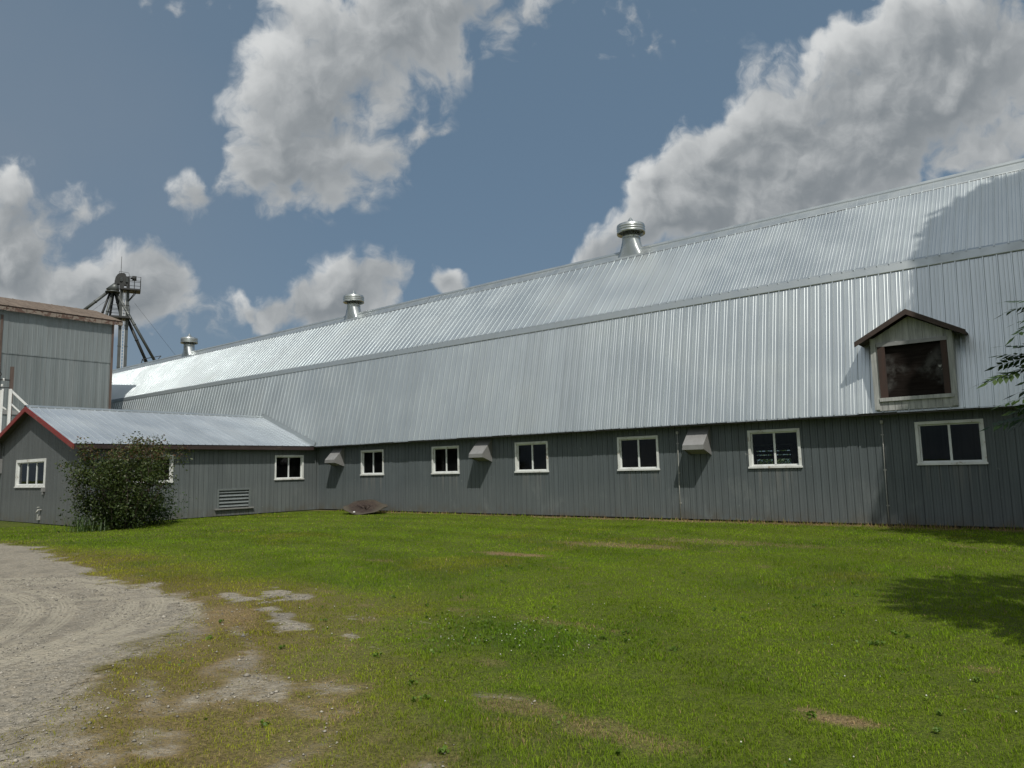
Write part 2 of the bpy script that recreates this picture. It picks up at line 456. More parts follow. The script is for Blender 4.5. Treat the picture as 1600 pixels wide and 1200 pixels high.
def window(parent, frame_pt, ax, w, z0, z1, panes=2, cas=.070, depth=.10):
    """frame_pt(u, v) -> world xyz: u along the wall, v outwards. Casing + sill + sash + mullions + glass"""
    c = MB()
    def bx(mb, u0, u1, v0, v1, a, b):
        p, q = frame_pt(u0, v0), frame_pt(u1, v1); mb.box((p[0],p[1],a), (q[0],q[1],b))
    h = w/2
    bx(c, -h, -h+cas, -.012, .026, z0+.05, z1); bx(c, h-cas, h, -.012, .026, z0+.05, z1)
    bx(c, -h+cas, h-cas, -.012, .024, z1-cas, z1)
    bx(c, -h-.02, h+.02, -.012, .05, z0, z0+.05)
    bx(c, -h+cas, h-cas, -.012, .022, z0+.05, z0+cas)
    # reveal boards
    bx(c, -h+cas-.02, -h+cas+.004, -depth, -.012, z0+cas, z1-cas); bx(c, h-cas-.004, h-cas+.02, -depth, -.012, z0+cas, z1-cas)
    bx(c, -h+cas-.02, h-cas+.02, -depth, -.014, z1-cas-.004, z1-cas+.02); bx(c, -h+cas-.02, h-cas+.02, -depth, -.014, z0+cas-.02, z0+cas+.004)
    fr = c.build('window', M['white'], parent)
    s = MB(); i0, i1 = -h+cas+.004, h-cas-.004; t = .032
    bx(s, i0, i0+t, -depth+.01, -depth+.05, z0+cas+.004, z1-cas-.004); bx(s, i1-t, i1, -depth+.01, -depth+.05, z0+cas+.004, z1-cas-.004)
    bx(s, i0+t, i1-t, -depth+.012, -depth+.048, z1-cas-.004-t, z1-cas-.004); bx(s, i0+t, i1-t, -depth+.012, -depth+.048, z0+cas+.004, z0+cas+.004+t)
    for k in range(1, panes):
        m = i0 + (i1-i0)*k/panes
        bx(s, m-.026, m+.026, -depth+.006, -depth+.056, z0+cas+.004+t, z1-cas-.004-t)
    s.build('sash', M['white_clean'], fr)
    gm = MB(); p, q = frame_pt(i0+t*.5, -depth+.03), frame_pt(i1-t*.5, -depth+.03)
    gm.add([(p[0],p[1],z0+cas+.02),(q[0],q[1],z0+cas+.02),(q[0],q[1],z1-cas-.02),(p[0],p[1],z1-cas-.02)], [(0,1,2,3)])
    gm.build('pane', M['glass'], fr, fix=False)
    return fr
for x in WINX:
    window(barn, lambda u, v, x=x: (x+u, YW-v, 0), 0, WW, WZ0, WZ1)
# the opening in the far wall one looks out through, with its three bars
ow = MB()
ow.box((-9.80,YBK-.03,1.20),(-9.72,YBK+.03,2.34)); ow.box((-8.48,YBK-.03,1.20),(-8.40,YBK+.03,2.34))
ow.box((-9.72,YBK-.03,2.27),(-8.48,YBK+.03,2.34)); ow.box((-9.72,YBK-.03,1.20),(-8.48,YBK+.03,1.28)); ow.box((-9.14,YBK-.03,1.28),(-9.06,YBK+.03,2.27))
owo = ow.build('window', M['white_clean'], barn)
bd = MB()
for z, t in ((1.80,.13),(1.965,.115),(2.11,.17)): bd.box((-9.74,YBK-.09,z),(-8.46,YBK-.04,z+t))
bd.build('boards', M['soffit'], owo)

# slanted vent hoods under the eave
for x in (-9.10, -17.60, -26.15):
    w = .33; hd = MB()
    zt, zl, zlb, zb = 2.78, 2.235, 2.11, 1.93; yl = 19.95; yw = YW-.002
    A = [(x-w,yw,zt),(x-w,yl,zl),(x-w,yl,zlb),(x-w,yw,zb)]; B = [(x+w,p[1],p[2]) for p in A]
    hd.add(A+B, [(0,1,5,4),(1,2,6,5),(0,3,2,1),(4,5,6,7)])
    i = .012
    hd.add([(x-w+i,yw,zb+.05),(x+w-i,yw,zb+.05),(x+w-i,yl+i,zlb+.05),(x-w+i,yl+i,zlb+.05)], [(0,1,2,3)])
    h_ob = hd.build('vent_hood', M['hood'], barn)
    lp = MB(); lp.box((x-w-.008, yl-.008, zlb-.012), (x+w+.008, yl-.001, zlb+.05)); lp.build('lip', M['hood'], h_ob)
# thin pale conduits running down the siding
for x in (-9.84, -4.14):
    pp = MB(); pp.tube([(x+.02,YW-.03,2.63),(x+.01,YW-.03,1.9),(x,YW-.03,1.0),(x,YW-.03,.02)], .012, 6)
    for z in (.5, 1.4, 2.3): pp.box((x-.03,YW-.02,z),(x+.04,YW+.005,z+.03))
    pp.box((x-.015,YW-.06,2.6),(x+.05,YW+.004,2.68))
    pp.build('conduit', M['pipe'], barn)
ct = MB(); ct.box((-27.74,YW-.05,.03),(-27.66,YW+.02,2.84)); ct.build('corner_trim', M['siding_shed'], barn)

# roof ventilators on the ridge
for x in (-12.86, -29.14, -46.0):
    v = MB(); c = (x, YR, 0); nn = 28
    neck = .335; zn = 10.16
    ring = [(x+neck*math.cos(2*math.pi*j/nn+math.pi/4), YR+neck*math.sin(2*math.pi*j/nn+math.pi/4), zn) for j in range(nn)]
    sq = []
    for j in range(nn):
        t = 2*math.pi*j/nn+math.pi/4; cx, cy = math.cos(t), math.sin(t); k = 1/max(abs(cx), abs(cy))
        sq.append((x+cx*k*.475, YR+cy*k*.27, ZR+.03-abs(cy*k*.27)*1.078))
    mid = [tuple(.5*np.array(a)+.5*np.array(b)) for a, b in zip(ring, sq)]
    mid = [(x+(m[0]-x)*.95, YR+(m[1]-YR)*.97, m[2]) for m in mid]
    vs = ring+mid+sq; fs_ = []
    for r_ in (0, 1):
        for j in range(nn): fs_.append((r_*nn+j, r_*nn+(j+1) % nn, (r_+1)*nn+(j+1) % nn, (r_+1)*nn+j))
    v.add(vs, fs_, True)
    v.lathe((x,YR,0), [(neck,zn),(neck+.012,zn+.01),(neck+.012,zn+.035),(neck,zn+.045),(neck,zn+.10),(neck+.01,zn+.11),(neck,zn+.12),(neck,10.62)], nn)
    vo = v.build('roof_ventilator', M['vent'], barn)
    k = MB()
    k.lathe((x,YR,0), [(.47,10.47),(.505,10.40),(.53,10.385),(.53,10.43),(.538,10.44),(.53,10.455),(.53,10.53),(.538,10.54),(.53,10.555),(.53,10.62),(.538,10.63),(.53,10.645),(.53,10.70),(.515,10.735),(.44,10.765),(.19,10.815),(.17,10.83),(.005,11.06)], nn)
    k.lathe((x,YR,0), [(.47,10.47),(.46,10.66),(.30,10.70)], nn)
    k.build('cap', M['vent'], vo)

# hay door dormer
DX0, DX1, DY = -4.14, -2.36, 20.06
dm = MB(); pk = 5.22; ez = 4.72; xm = (DX0+DX1)/2
# front boards (vertical), with the door opening left free
ox0, ox1, oz0, oz1 = -3.93, -2.50, 3.22, 4.52
pr = []; xx = DX0
while xx < DX1-.01:
    xe = min(xx+.148, DX1); pr += [(xx, 0), (xe-.012, 0), (xe-.011, -.012), (xe-.001, -.012)]; xx = xe
pr.append((DX1, 0))
topf = lambda a: ez + (pk-ez)*(1-abs(a-xm)/((DX1-DX0)/2))
corrugated(dm, pr, (0,DY,0), (1,0,0), (0,0,1), (0,-1,0), topf, [(ox0,ox1,oz0,oz1)], 2.90)
for xs in (DX0, DX1):
    dm.add([(xs,DY,2.90),(xs,DY+1.0,2.90),(xs,DY+1.0,ez),(xs,DY,ez)], [(0,1,2,3)])
dorm = dm.build('hay_dormer', M['dormer_wood'], barn)
cb = MB()
cb.box((DX0-.02,DY-.025,2.93),(DX0+.10,DY-.002,ez+.03)); cb.box((DX1-.10,DY-.025,2.93),(DX1+.02,DY-.002,ez+.03))
cb.box((ox0-.10,DY-.05,oz0-.09),(ox1+.09,DY-.004,oz0)); cb.build('trim', M['dormer_wood'], dorm)
fr = MB()
fr.box((ox0-.09,DY-.045,oz1),(ox1+.05,DY-.003,oz1+.09)); fr.build('lintel', M['hood'], dorm); fr = MB(); fr.box((ox0-.07,DY-.04,oz0),(ox0+.10,DY-.006,oz1)); fr.build('jamb', M['dormer_brown'], dorm); fr = MB(); fr.box((ox1-.10,DY-.035,oz0),(ox1+.03,DY-.007,oz1))
fr.build('jamb', M['dormer_brown'], dorm)
dr = MB(); dr.box((ox0-.02,DY+.05,oz0-.02),(ox1+.02,DY+.09,oz1+.02)); dr.build('door', M['door'], dorm)
rf = MB(); yb = 20.85; yf = 19.80; ovh = .31; sl = (pk-ez)/((DX1-DX0)/2); zt = pk+.13
for sg in (-1, 1):
    xe = xm + sg*((DX1-DX0)/2+ovh); ze = zt - sl*((DX1-DX0)/2+ovh)
    rf.slab([(xm,yf,zt),(xe,yf,ze),(xe,yb,ze),(xm,yb,zt)], .045)
rf.build('roof', M['fascia_brown'], dorm)
fa = MB()
for sg in (-1, 1):
    xe = xm + sg*((DX1-DX0)/2+ovh+.02); ze = zt - sl*((DX1-DX0)/2+ovh+.02)
    vs = [(xm,yf-.03,zt+.012),(xe,yf-.03,ze+.012),(xe,yf-.03,ze-.115),(xm,yf-.03,zt-.125)]
    vs += [(p[0],yf-.002,p[2]) for p in vs]
    fa.add(vs, [(0,1,2,3),(7,6,5,4),(0,4,5,1),(1,5,6,2),(2,6,7,3),(3,7,4,0)])
fa.build('fascia', M['fascia_brown'], dorm)

# ------------------------------------------------------------------ shed (perpendicular wing in front of the barn's left part)
SX1, SXR = -27.77, -32.20; SX0 = 2*SXR-SX1; SYG = 10.46; SZR = 4.50; SL = .342
shed = thing('shed', 'low grey gabled shed with silver metal roof and dark red fascia, joined to the barn', 'shed', (SXR, 15.3, 0))
sw = MB()
sh_holes = [(18.28+.07,19.75-.07,1.40+.07,2.48-.07),(12.335+.07,13.805-.07,1.42+.07,2.50-.07),(15.66,17.12,.33,1.09)]
corrugated(sw, profile(SIDE_P, SIDE_PTS, SYG, 20.46, .07), (SX1,0,0), (0,1,0), (0,0,1), (1,0,0), 2.90, sh_holes, .03)
sw.build('wall', M['siding_shed'], shed)
gw = MB(); ztop = lambda a: SZR-.08 - SL*abs(a-SXR)
corrugated(gw, profile(SIDE_P*.8, [(d_*.8,h_) for d_,h_ in SIDE_PTS], SX0, SX1, -27.9), (0,SYG,0), (1,0,0), (0,0,1), (0,-1,0), ztop, [(-33.87+.085,-30.79-.085,1.35+.085,2.45-.085)], .02)
gw.build('gable_wall', M['siding_gable'], shed)
lw = MB(); lw.add([(SX0,SYG,0),(SX0,20.46,0),(SX0,20.46,2.9),(SX0,SYG,2.9)], [(0,1,2,3)]); lw.add([(SX0,SYG,.02),(SX1,SYG,.02),(SX1,20.46,.02),(SX0,20.46,.02)], [(0,1,2,3)])
lw.build('far_wall', M['siding_gable'], shed)
ctr = MB(); ctr.box((SX1-.06,SYG-.012,.03),(SX1+.014,SYG+.06,2.88)); ctr.build('corner_trim', M['siding_gable'], shed); ctr = MB(); ctr.box((SX0+1.15,SYG-.03,.02),(SX0+1.21,SYG+.0,3.1)); ctr.build('corner_trim', M['siding_gable'], shed)
OV = .32; XE = SX1+OV; SYF = 10.13
dx = np.array([1,0,-SL]); SLL = (XE-SXR)*math.hypot(1,SL); dx = dx/np.linalg.norm(dx); nx = np.array([SL,0,1])/math.hypot(1,SL)
sr = MB(); corrugated(sr, profile(ROOF_P, ROOF_PTS, SYF, 20.47, 10.2), (SXR,0,SZR), (0,1,0), dx, nx, SLL)
sr.build('roof', M['roof_shed'], shed)
srl = MB(); dl = dx*np.array([-1,1,1]); nl = nx*np.array([-1,1,1])
corrugated(srl, profile(ROOF_P, ROOF_PTS, SYF, 20.47, 10.2), (SXR,0,SZR), (0,1,0), dl, nl, SLL)
srl.build('roof', M['roof_shed'], shed)
cp = MB()
for sg in (1, -1):
    cp.add([(SXR,SYF-.01,SZR+.055),(SXR,20.47,SZR+.055),(SXR+sg*.17,20.47,SZR-.02),(SXR+sg*.17,SYF-.01,SZR-.02)], [(0,1,2,3)])
    cp.add([(SXR+sg*.17,20.47,SZR-.02),(SXR+sg*.17,SYF-.01,SZR-.02),(SXR+sg*.17,SYF-.01,SZR-.045),(SXR+sg*.17,20.47,SZR-.045)], [(0,1,2,3)])
cp.build('ridge_cap', M['trim'], shed)
vl = MB(); vl.add([(-32.4,20.42,4.50),(-27.45,20.065,2.89),(-27.45,19.90,2.895),(-32.4,20.22,4.50)], [(0,1,2,3)]); vl.add([(-32.4,20.42,4.50),(-27.45,20.065,2.89),(-27.35,20.10,3.05),(-32.2,20.47,4.70)], [(0,1,2,3)])
vl.build('valley_flashing', M['trim'], shed)
for sg in (1, -1):
    rk = MB(); xe = SXR + sg*(XE-SXR+.02); ze = SZR - SL*(XE-SXR+.02)
    vs = [(SXR,SYF-.02,SZR-.006),(xe,SYF-.02,ze-.006),(xe,SYF-.02,ze-.19),(SXR,SYF-.02,SZR-.20)]
    vs += [(p[0],SYF+.025,p[2]) for p in vs]
    rk.add(vs, [(0,1,2,3),(7,6,5,4),(0,4,5,1),(1,5,6,2),(2,6,7,3),(3,7,4,0)])
    rk.build('rake_board', M['red'], shed)
    sf = MB(); sf.slab([(SXR,SYF+.03,SZR-.03),(xe-sg*.04,SYF+.03,ze-.02),(xe-sg*.04,20.46,ze-.02),(SXR,20.46,SZR-.03)], .05)
    sf.build('roof_deck', M['soffit'], shed)
ef = MB(); ef.box((XE-.035,SYF+.03,2.70),(XE-.005,20.08,2.845)); ef.build('eave_board', M['darkred'], shed)
window(shed, lambda u, v: (SX1+v, 19.015+u, 0), 1, 1.47, 1.40, 2.48)
window(shed, lambda u, v: (SX1+v, 13.07+u, 0), 1, 1.47, 1.42, 2.50)
window(shed, lambda u, v: (-32.33+u, SYG-v, 0), 0, 3.08, 1.35, 2.45, panes=3, cas=.11)
# wooden louvred vent on the side wall
lv = MB(); y0, y1, z0, z1 = 15.66, 17.12, .33, 1.09
lv.box((SX1-.03,y0-.02,z0),(SX1+.03,y0+.06,z1+.02)); lv.box((SX1-.03,y1-.06,z0),(SX1+.03,y1+.02,z1+.02)); lv.box((SX1-.03,y0+.06,z1-.05),(SX1+.028,y1-.06,z1+.02))
lvo = lv.build('louvered_vent', M['louver'], shed)
st = MB()
for k in range(5):
    z = z0+.02+k*.14
    st.slab([(SX1-.07,y0+.06,z+.15),(SX1+.012,y0+.06,z+.03),(SX1+.012,y1-.06,z+.03),(SX1-.07,y1-.06,z+.15)], .02)
st.box((SX1-.12,y0,z0),(SX1-.10,y1,z1))
st.build('slats', M['louver'], lvo)
sl_ = MB(); sl_.box((SX1-.02,y0-.12,z0-.06),(SX1+.09,y1+.14,z0-.005)); sl_.build('sill', M['hood'], lvo)
# meter box with its riser, outlet box and garden tap on the gable
mb_ = MB(); mb_.box((-35.95,SYG-.14,1.95),(-35.58,SYG-.002,2.55)); mb_.tube([(-35.74,SYG-.07,2.55),(-35.74,SYG-.07,3.25)], .035, 8); mb_.tube([(-35.76,SYG-.18,2.28),(-35.76,SYG-.14,2.28)], .11, 14)
mb_.build('meter_box', M['hood'], shed)
ob = MB(); ob.box((-30.92,SYG-.08,1.20),(-30.72,SYG-.001,1.36)); ob.box((-30.86,SYG-.07,1.10),(-30.78,SYG-.001,1.20)); ob.build('outlet_box', M['hood'], shed)
tp = MB(); tp.tube([(-31.0,SYG+.02,.52),(-31.0,SYG-.12,.52),(-31.03,SYG-.16,.42)], .03, 8); tp.lathe((-31.0,SYG-.11,.55), [(.01,0),(.012,.06),(.05,.065),(.05,.085),(.005,.09)], 10); tp.box((-31.25,SYG-.06,.15),(-31.08,SYG-.002,.36)); tp.build('tap', M['pipe'], shed)

# ------------------------------------------------------------------ tall rusty-roofed feed house behind the shed
TX, TY0, TY1, TZ = -47.6, 7.5, 19.55, 11.30
feed = thing('feed_house', 'tall grey metal-clad building with a rust brown metal roof behind the shed', 'building', (-51.5, 14, 0))
TP = [(0,0),(.02,.012),(.04,.012),(.06,0)]
tw = MB()
corrugated(tw, profile(.25, TP, TY0, TY1, .1), (TX,0,0), (0,1,0), (0,0,1), (1,0,0), 8.86)
tw.build('wall', M['tower'], feed)
tu = MB(); corrugated(tu, profile(.25, TP, TY0, TY1, .1), (TX+.03,0,0), (0,1,0), (0,0,1), (1,0,0), TZ, (), 8.80)
tu.build('upper_wall', M['tower'], feed)
gt = MB(); TXL = 2*-51.5-TX
for y in (TY0, TY1):
    gt.add([(TX,y,0),(TXL,y,0),(TXL,y,TZ),(-51.5,y,12.70),(TX,y,TZ)], [(0,1,2,3,4)])
gt.add([(TXL,TY0,0),(TXL,TY1,0),(TXL,TY1,TZ),(TXL,TY0,TZ)], [(0,1,2,3)])
gt.build('gable_wall', M['tower'], feed)
ts = .318; dx = np.array([1,0,-ts])/math.hypot(1,ts); nx = np.array([ts,0,1])/math.hypot(1,ts)
for sg in (1, -1):
    fl_ = np.array([sg,1,1]); tr = MB()
    corrugated(tr, profile(.72, [(0,0),(.02,.022),(.05,.022),(.07,0),(.35,.0),(.36,.006),(.39,.006),(.40,0)], TY0-.5, 20.02, 10.1), (-51.5,0,12.86), (0,1,0), dx*fl_, nx*fl_, 4.25*math.hypot(1,ts))
    tr.build('roof', M['rust'], feed)
td = MB()
for sg in (1, -1):
    td.slab([(-51.5,TY0-.48,12.83),(-51.5+sg*4.2,TY0-.48,12.83-4.2*ts),(-51.5+sg*4.2,20.0,12.83-4.2*ts),(-51.5,20.0,12.83)], .06)
td.build('roof_deck', M['tower_trim'], feed)
tf = MB(); y = TY0-.48; k = 0
while y < 20.0:
    ye = min(y+random.uniform(.7,1.5), 20.0); dz = random.uniform(-.03,.03)
    tf.box((-47.30,y+.01,11.22+dz),(-47.27+.004*(k % 2),ye-.012,11.43)); y = ye; k += 1
tf.build('fascia', M['tower_fascia'], feed)
tt = MB(); tt.box((TX-.1,TY1-.08,0),(TX+.06,TY1+.04,TZ)); tt.build('corner_trim', M['tower_trim'], feed); tt = MB(); tt.box((TX+.02,13.50,0),(TX+.07,13.62,11.0)); tt.build('corner_trim', M['tower_trim'], feed)
bb = MB(); bb.box((TX-.02,13.0,5.35),(TX+.05,TY1,5.58)); bb.build('base_board', M['hood'], feed)

# white stair railing between shed and feed house
ra = thing('stair_railing', 'white sloping stair railing and posts rising behind the shed gable', 'railing', (-39, 11.5, 0))
for y, z in ((11.62,5.87),(11.28,5.80)):
    pb = MB(); pb.bar((-39,y,2.0),(-39,y,z),.11,.09); pb.build('post', M['rail_white'], ra)
for (y, z) in ((11.38,5.80),(11.16,5.75)):
    pb = MB(); pb.bar((-39.6,y,2.0),(-39.6,y,z),.07,.07); pb.build('post', M['rail_white'], ra)
for z in (5.85, 5.25):
    pb = MB(); pb.bar((-39.02,11.6,z),(-39.02,14.2,z-2.55),.07,.10 if z > 5.5 else .07); pb.build('rail', M['rail_white'], ra)
pb = MB(); pb.bar((-39.5,11.2,5.25),(-39.5,11.7,4.9),.06,.07); pb.build('rail', M['rail_white'], ra)
bp = thing('service_post', 'dark brown wooden post carrying wires and white insulators beside the feed house', 'post', (-39.6, 11.7, 0))
q = MB(); q.bar((-39.6,11.82,0),(-39.6,11.82,7.0),.13,.13); q.build('post', M['tower_trim'], bp)
q = MB(); q.bar((-39.6,11.82,6.35),(-39.6,11.10,6.35),.06,.06); q.bar((-39.6,11.82,6.0),(-39.6,11.15,5.95),.04,.04); q.build('bracket', M['leg_dark'], bp)
for y, z in ((11.5,6.3),(11.45,6.02),(11.2,6.5),(11.5,5.8)):
    q = MB(); q.lathe((-39.6,y,z), [(.03,0),(.055,.03),(.03,.06),(.055,.09),(.02,.12)], 10); q.build('insulator', M['rail_white'], bp)
q = MB(); q.tube([(-39.6,11.2,7.3),(-39.6,11.25,6.9),(-39.6,11.4,6.6),(-39.6,11.2,6.2),(-39.6,11.35,5.9)], .025, 6); q.tube([(-39.6,11.1,7.35),(-39.58,11.2,7.32),(-39.6,11.25,7.1)], .05, 8); q.build('cable', M['leg_dark'], bp)

# ------------------------------------------------------------------ bucket elevator (grain leg) beyond the barn
EO = Vector((-70.9, 30.0, 0)); EU = Vector((.39,.921,0)); EF = Vector((-.921,.39,0))
def E_(u, z, f=0.0): return EO + EU*u + EF*f + Vector((0,0,z))
leg = thing('bucket_elevator', 'tall dark steel grain elevator leg with platforms and slanting spouts beyond the roof', 'grain elevator', EO)
def ebox(mb, u0, u1, z0, z1, f0=-.3, f1=.3):
    vs = [E_(u,z,f) for z in (z0,z1) for u, f in ((u0,f0),(u1,f0),(u1,f1),(u0,f1))]
    return mb.add(vs, [(0,3,2,1),(4,5,6,7),(0,1,5,4),(1,2,6,5),(2,3,7,6),(3,0,4,7)])
for u in (-.26, .30):
    q = MB(); ebox(q, u-.13, u+.13, 0, 19.6, -.2, .2)
    for z in range(2, 19, 2): ebox(q, u-.155, u+.155, z, z+.07, -.225, .225)
    q.build('trunk', M['leg'], leg)
q = MB()
for f in (-.24,):
    for u in (-.08, .12): q.bar(E_(u,0,f), E_(u,19.6,f), .035, .035)
    z = 8.0
    while z < 19.5: q.bar(E_(-.08,z,f), E_(.12,z,f), .025, .025); z += .3
q.build('ladder', M['rail_white'], leg)
q = MB(); hp = [(-.86,19.6),(-.86,20.25),(-.78,20.65),(-.62,20.93),(-.38,21.08),(-.08,21.10),(.06,20.98),(.10,20.80),(.42,20.78),(.44,19.55),(.20,19.55),(.14,19.95),(-.04,19.95),(-.10,19.55),(-.44,19.55),(-.46,20.0),(-.62,20.0),(-.66,19.6)]
nph = len(hp); vs = [E_(u,z,-.28) for u,z in hp] + [E_(u,z,.28) for u,z in hp]
q.add(vs, [tuple(range(nph)), tuple(range(nph,2*nph))[::-1]] + [(i,(i+1) % nph, nph+(i+1) % nph, nph+i) for i in range(nph)])
q.build('head', M['leg_dark'], leg)
q = MB(); q.bar(E_(-.5,21.22,-.28), E_(.30,21.14,-.28), .03, .03); q.bar(E_(.30,21.14,-.28), E_(.42,20.78,-.28), .03, .03); q.bar(E_(-.5,21.22,-.28), E_(-.5,21.0,-.28), .03, .03); q.build('top_rail', M['leg'], leg)
for u, z in ((-.30,20.45),(.18,20.40)):
    q = MB(); q.box(*[tuple(E_(u+dd, z+ee, -.29+ff)) for dd, ee, ff in ((-.13,-.2,0),(.13,.2,-.02))]); q.build('hatch', M['leg'], leg)
q = MB(); q.tube([E_(.46,20.72,0),E_(.62,20.72,0)], .10, 10); q.tube([E_(.62,20.72,0),E_(.98,20.72,0)], .24, 14); q.build('motor', M['leg_dark'], leg)
q = MB(); ebox(q, -.34, 1.36, 19.38, 19.52, -.9, .7); q.bar(E_(1.0,19.38,-.6), E_(.34,18.4,-.2), .06, .06); q.bar(E_(1.0,19.38,.4), E_(.34,18.4,.2), .06, .06)
q.build('platform', M['leg_dark'], leg)
def rails(u0, u1, f0, f1, z, hgt, mat=M['leg_dark']):
    q = MB()
    cs = [(u0,f0),(u1,f0),(u1,f1),(u0,f1)]
    for i, (a, b) in enumerate(zip(cs, cs[1:]+cs[:1])):
        for hh in (hgt, hgt*.55): q.bar(E_(a[0],z+hh,a[1]), E_(b[0],z+hh,b[1]), .035, .035)
        for t in (0, .5): q.bar(E_(a[0]+(b[0]-a[0])*t,z,a[1]+(b[1]-a[1])*t), E_(a[0]+(b[0]-a[0])*t,z+hgt,a[1]+(b[1]-a[1])*t), .035, .035)
    q.build('handrail', mat, leg)
rails(.3, 1.34, -.88, .68, 19.52, 1.15)
q = MB(); ebox(q, -1.15, .52, 16.62, 16.80, -.9, .7); q.build('platform', M['leg_dark'], leg)
rails(-1.13, .50, -.88, .68, 16.80, 1.0)
q = MB(); cpt = E_(-.74, 0, 0)
tp_ = E_(-.66,20.15); bt = E_(-.98,19.25)
q.tube([tp_, bt], [.16,.62], 14); q.tube([bt, bt-Vector((0,0,.10))], [.64,.64], 14); q.build('distributor', M['leg'], leg)
spts = [((-1.35,19.2),(-3.6,16.9),.14,0),((-1.2,19.15),(-2.4,15.0),.10,.4),((-1.0,19.1),(-1.75,15.0),.12,-.2),((-.9,19.15),(-1.35,15.0),.10,.3),((-.72,19.2),(2.95,12.4),.13,-.3),((-.72,19.1),(-.25,17.3),.15,.2),((.30,16.8),(2.3,12.2),.14,.1)]
for i, (a, b, r_, f) in enumerate(spts):
    q = MB(); q.tube([E_(a[0],a[1],f*.3), E_(b[0],b[1],f*2)], r_, 12); p_ = Vector(E_(a[0],a[1],f*.3)).lerp(Vector(E_(b[0],b[1],f*2)), .45); d_ = (Vector(E_(b[0],b[1],f*2))-Vector(E_(a[0],a[1],f*.3))).normalized()
    q.tube([p_-d_*.05, p_+d_*.05], r_*1.22, 12)
    q.build('spout', M['leg_dark'] if i in (1,3,5,6) else M['leg'], leg)
q = MB(); q.tube([E_(-.35,21.1),E_(-.35,22.75)], .022, 6); q.build('antenna', M['leg_dark'], leg)
q = MB()
for a, b in (((1.75,12.9),(3.35,13.3)),((1.75,12.9),(1.5,11.6)),((3.35,13.3),(2.6,12.3)),((1.75,12.9),(2.3,12.1))): q.bar(E_(*a), E_(*b), .06, .06)
q.build('spout_bracket', M['leg_dark'], leg)
for a, b in (((.9,18.3),(5.7,12.0)),((-.6,19.2),(-8,12.0))):
    q = MB(); q.tube([E_(*a), E_(*b)], .010, 4); q.build('guy_wire', M['leg_dark'], leg)

# ------------------------------------------------------------------ rusted dish lying at the foot of the wall
def dish():
    root = thing('rusted_dish', 'shallow rusty brown dish lying tilted on the grass at the barn wall', 'dish', (-22.95, 19.35, 0))
    m, nt, out = new_mat('rusted_mesh'); g = G(nt); p = g.pos()
    n1 = g.noise(p, 2.2, 5, .65); n2 = g.noise(g.mapping(p, (1,1,1)), 16, 4, .6)
    dd = g.vmath('DISTANCE', p, (-23.25,19.4,.25))
    f = g.ramp(g.math('ADD', dd, g.math('MULTIPLY', g.math('SUBTRACT', n1, .5), 1.1)), .45, .85)
    c = g.mix(f, (.026,.017,.012), (.062,.054,.037))
    c = g.mix(g.math('MULTIPLY', g.ramp(n2, .45, .7), .5), c, (.09,.06,.045))
    g.bsdf(out, c, .85, .0, g.bump(n2, .4, .01))
    rings, seg, RR = 7, 36, .92; vs = []; fs = []
    tilt = Matrix.Rotation(R(5), 3, 'Y') @ Matrix.Rotation(R(11), 3, 'X')
    for i in range(rings+1):
        r_ = RR*i/rings
        for j in range(seg):
            t = 2*math.pi*j/seg
            wob = .035*math.sin(3*t+1)*(i/rings) + .02*math.sin(7*t)*(i/rings)
            q_ = Vector((r_*math.cos(t), r_*math.sin(t)*.92, .13*(i/rings)**2 + wob))
            q_ = tilt @ q_ + Vector((-22.98, 19.32, .12))
            # left half of the rim is bent up
            b_ = max(0, min(1, (-22.85-q_.x)/.9)); q_.z += .10*b_
            vs.append((q_.x, min(q_.y, 20.42), max(q_.z, .03)))
    for i in range(rings):
        for j in range(seg): fs.append((i*seg+j, i*seg+(j+1) % seg, (i+1)*seg+(j+1) % seg, (i+1)*seg+j))
    b = MB(); b.add(vs, fs, True); o = b.build('bowl', m, root)
    sol = o.modifiers.new('thick', 'SOLIDIFY'); sol.thickness = .025
    b = MB(); b.lathe((-22.75,18.55,.10), [(.0,.05),(.045,.03),(.05,0),(.0,-.03)], 10); b.build('knob', M['rail_white'], root)
    b = MB()
    for k in range(7):
        a = -23.5+k*.13; b.tube([(-23.2+.02*k,19.45,.14),(a,19.35-.05*(k % 3),.30),(a-.05,19.2,.40)], [.012,.01,.006], 5)
    b.build('ribs', M['darkred'], root)
dish()

CAM_YAW, CAM_PITCH, CAM_ROLL, CAM_F = R(38.41498), R(6.69230), R(-1.30333), 1128.13
Fw = Vector((-math.sin(CAM_YAW)*math.cos(CAM_PITCH), math.cos(CAM_YAW)*math.cos(CAM_PITCH), math.sin(CAM_PITCH)))
Rt = Vector((math.cos(CAM_YAW), math.sin(CAM_YAW), 0)); Uv = Rt.cross(Fw)
Rr = Rt*math.cos(CAM_ROLL) + Uv*math.sin(CAM_ROLL); Ur = -Rt*math.sin(CAM_ROLL) + Uv*math.cos(CAM_ROLL)

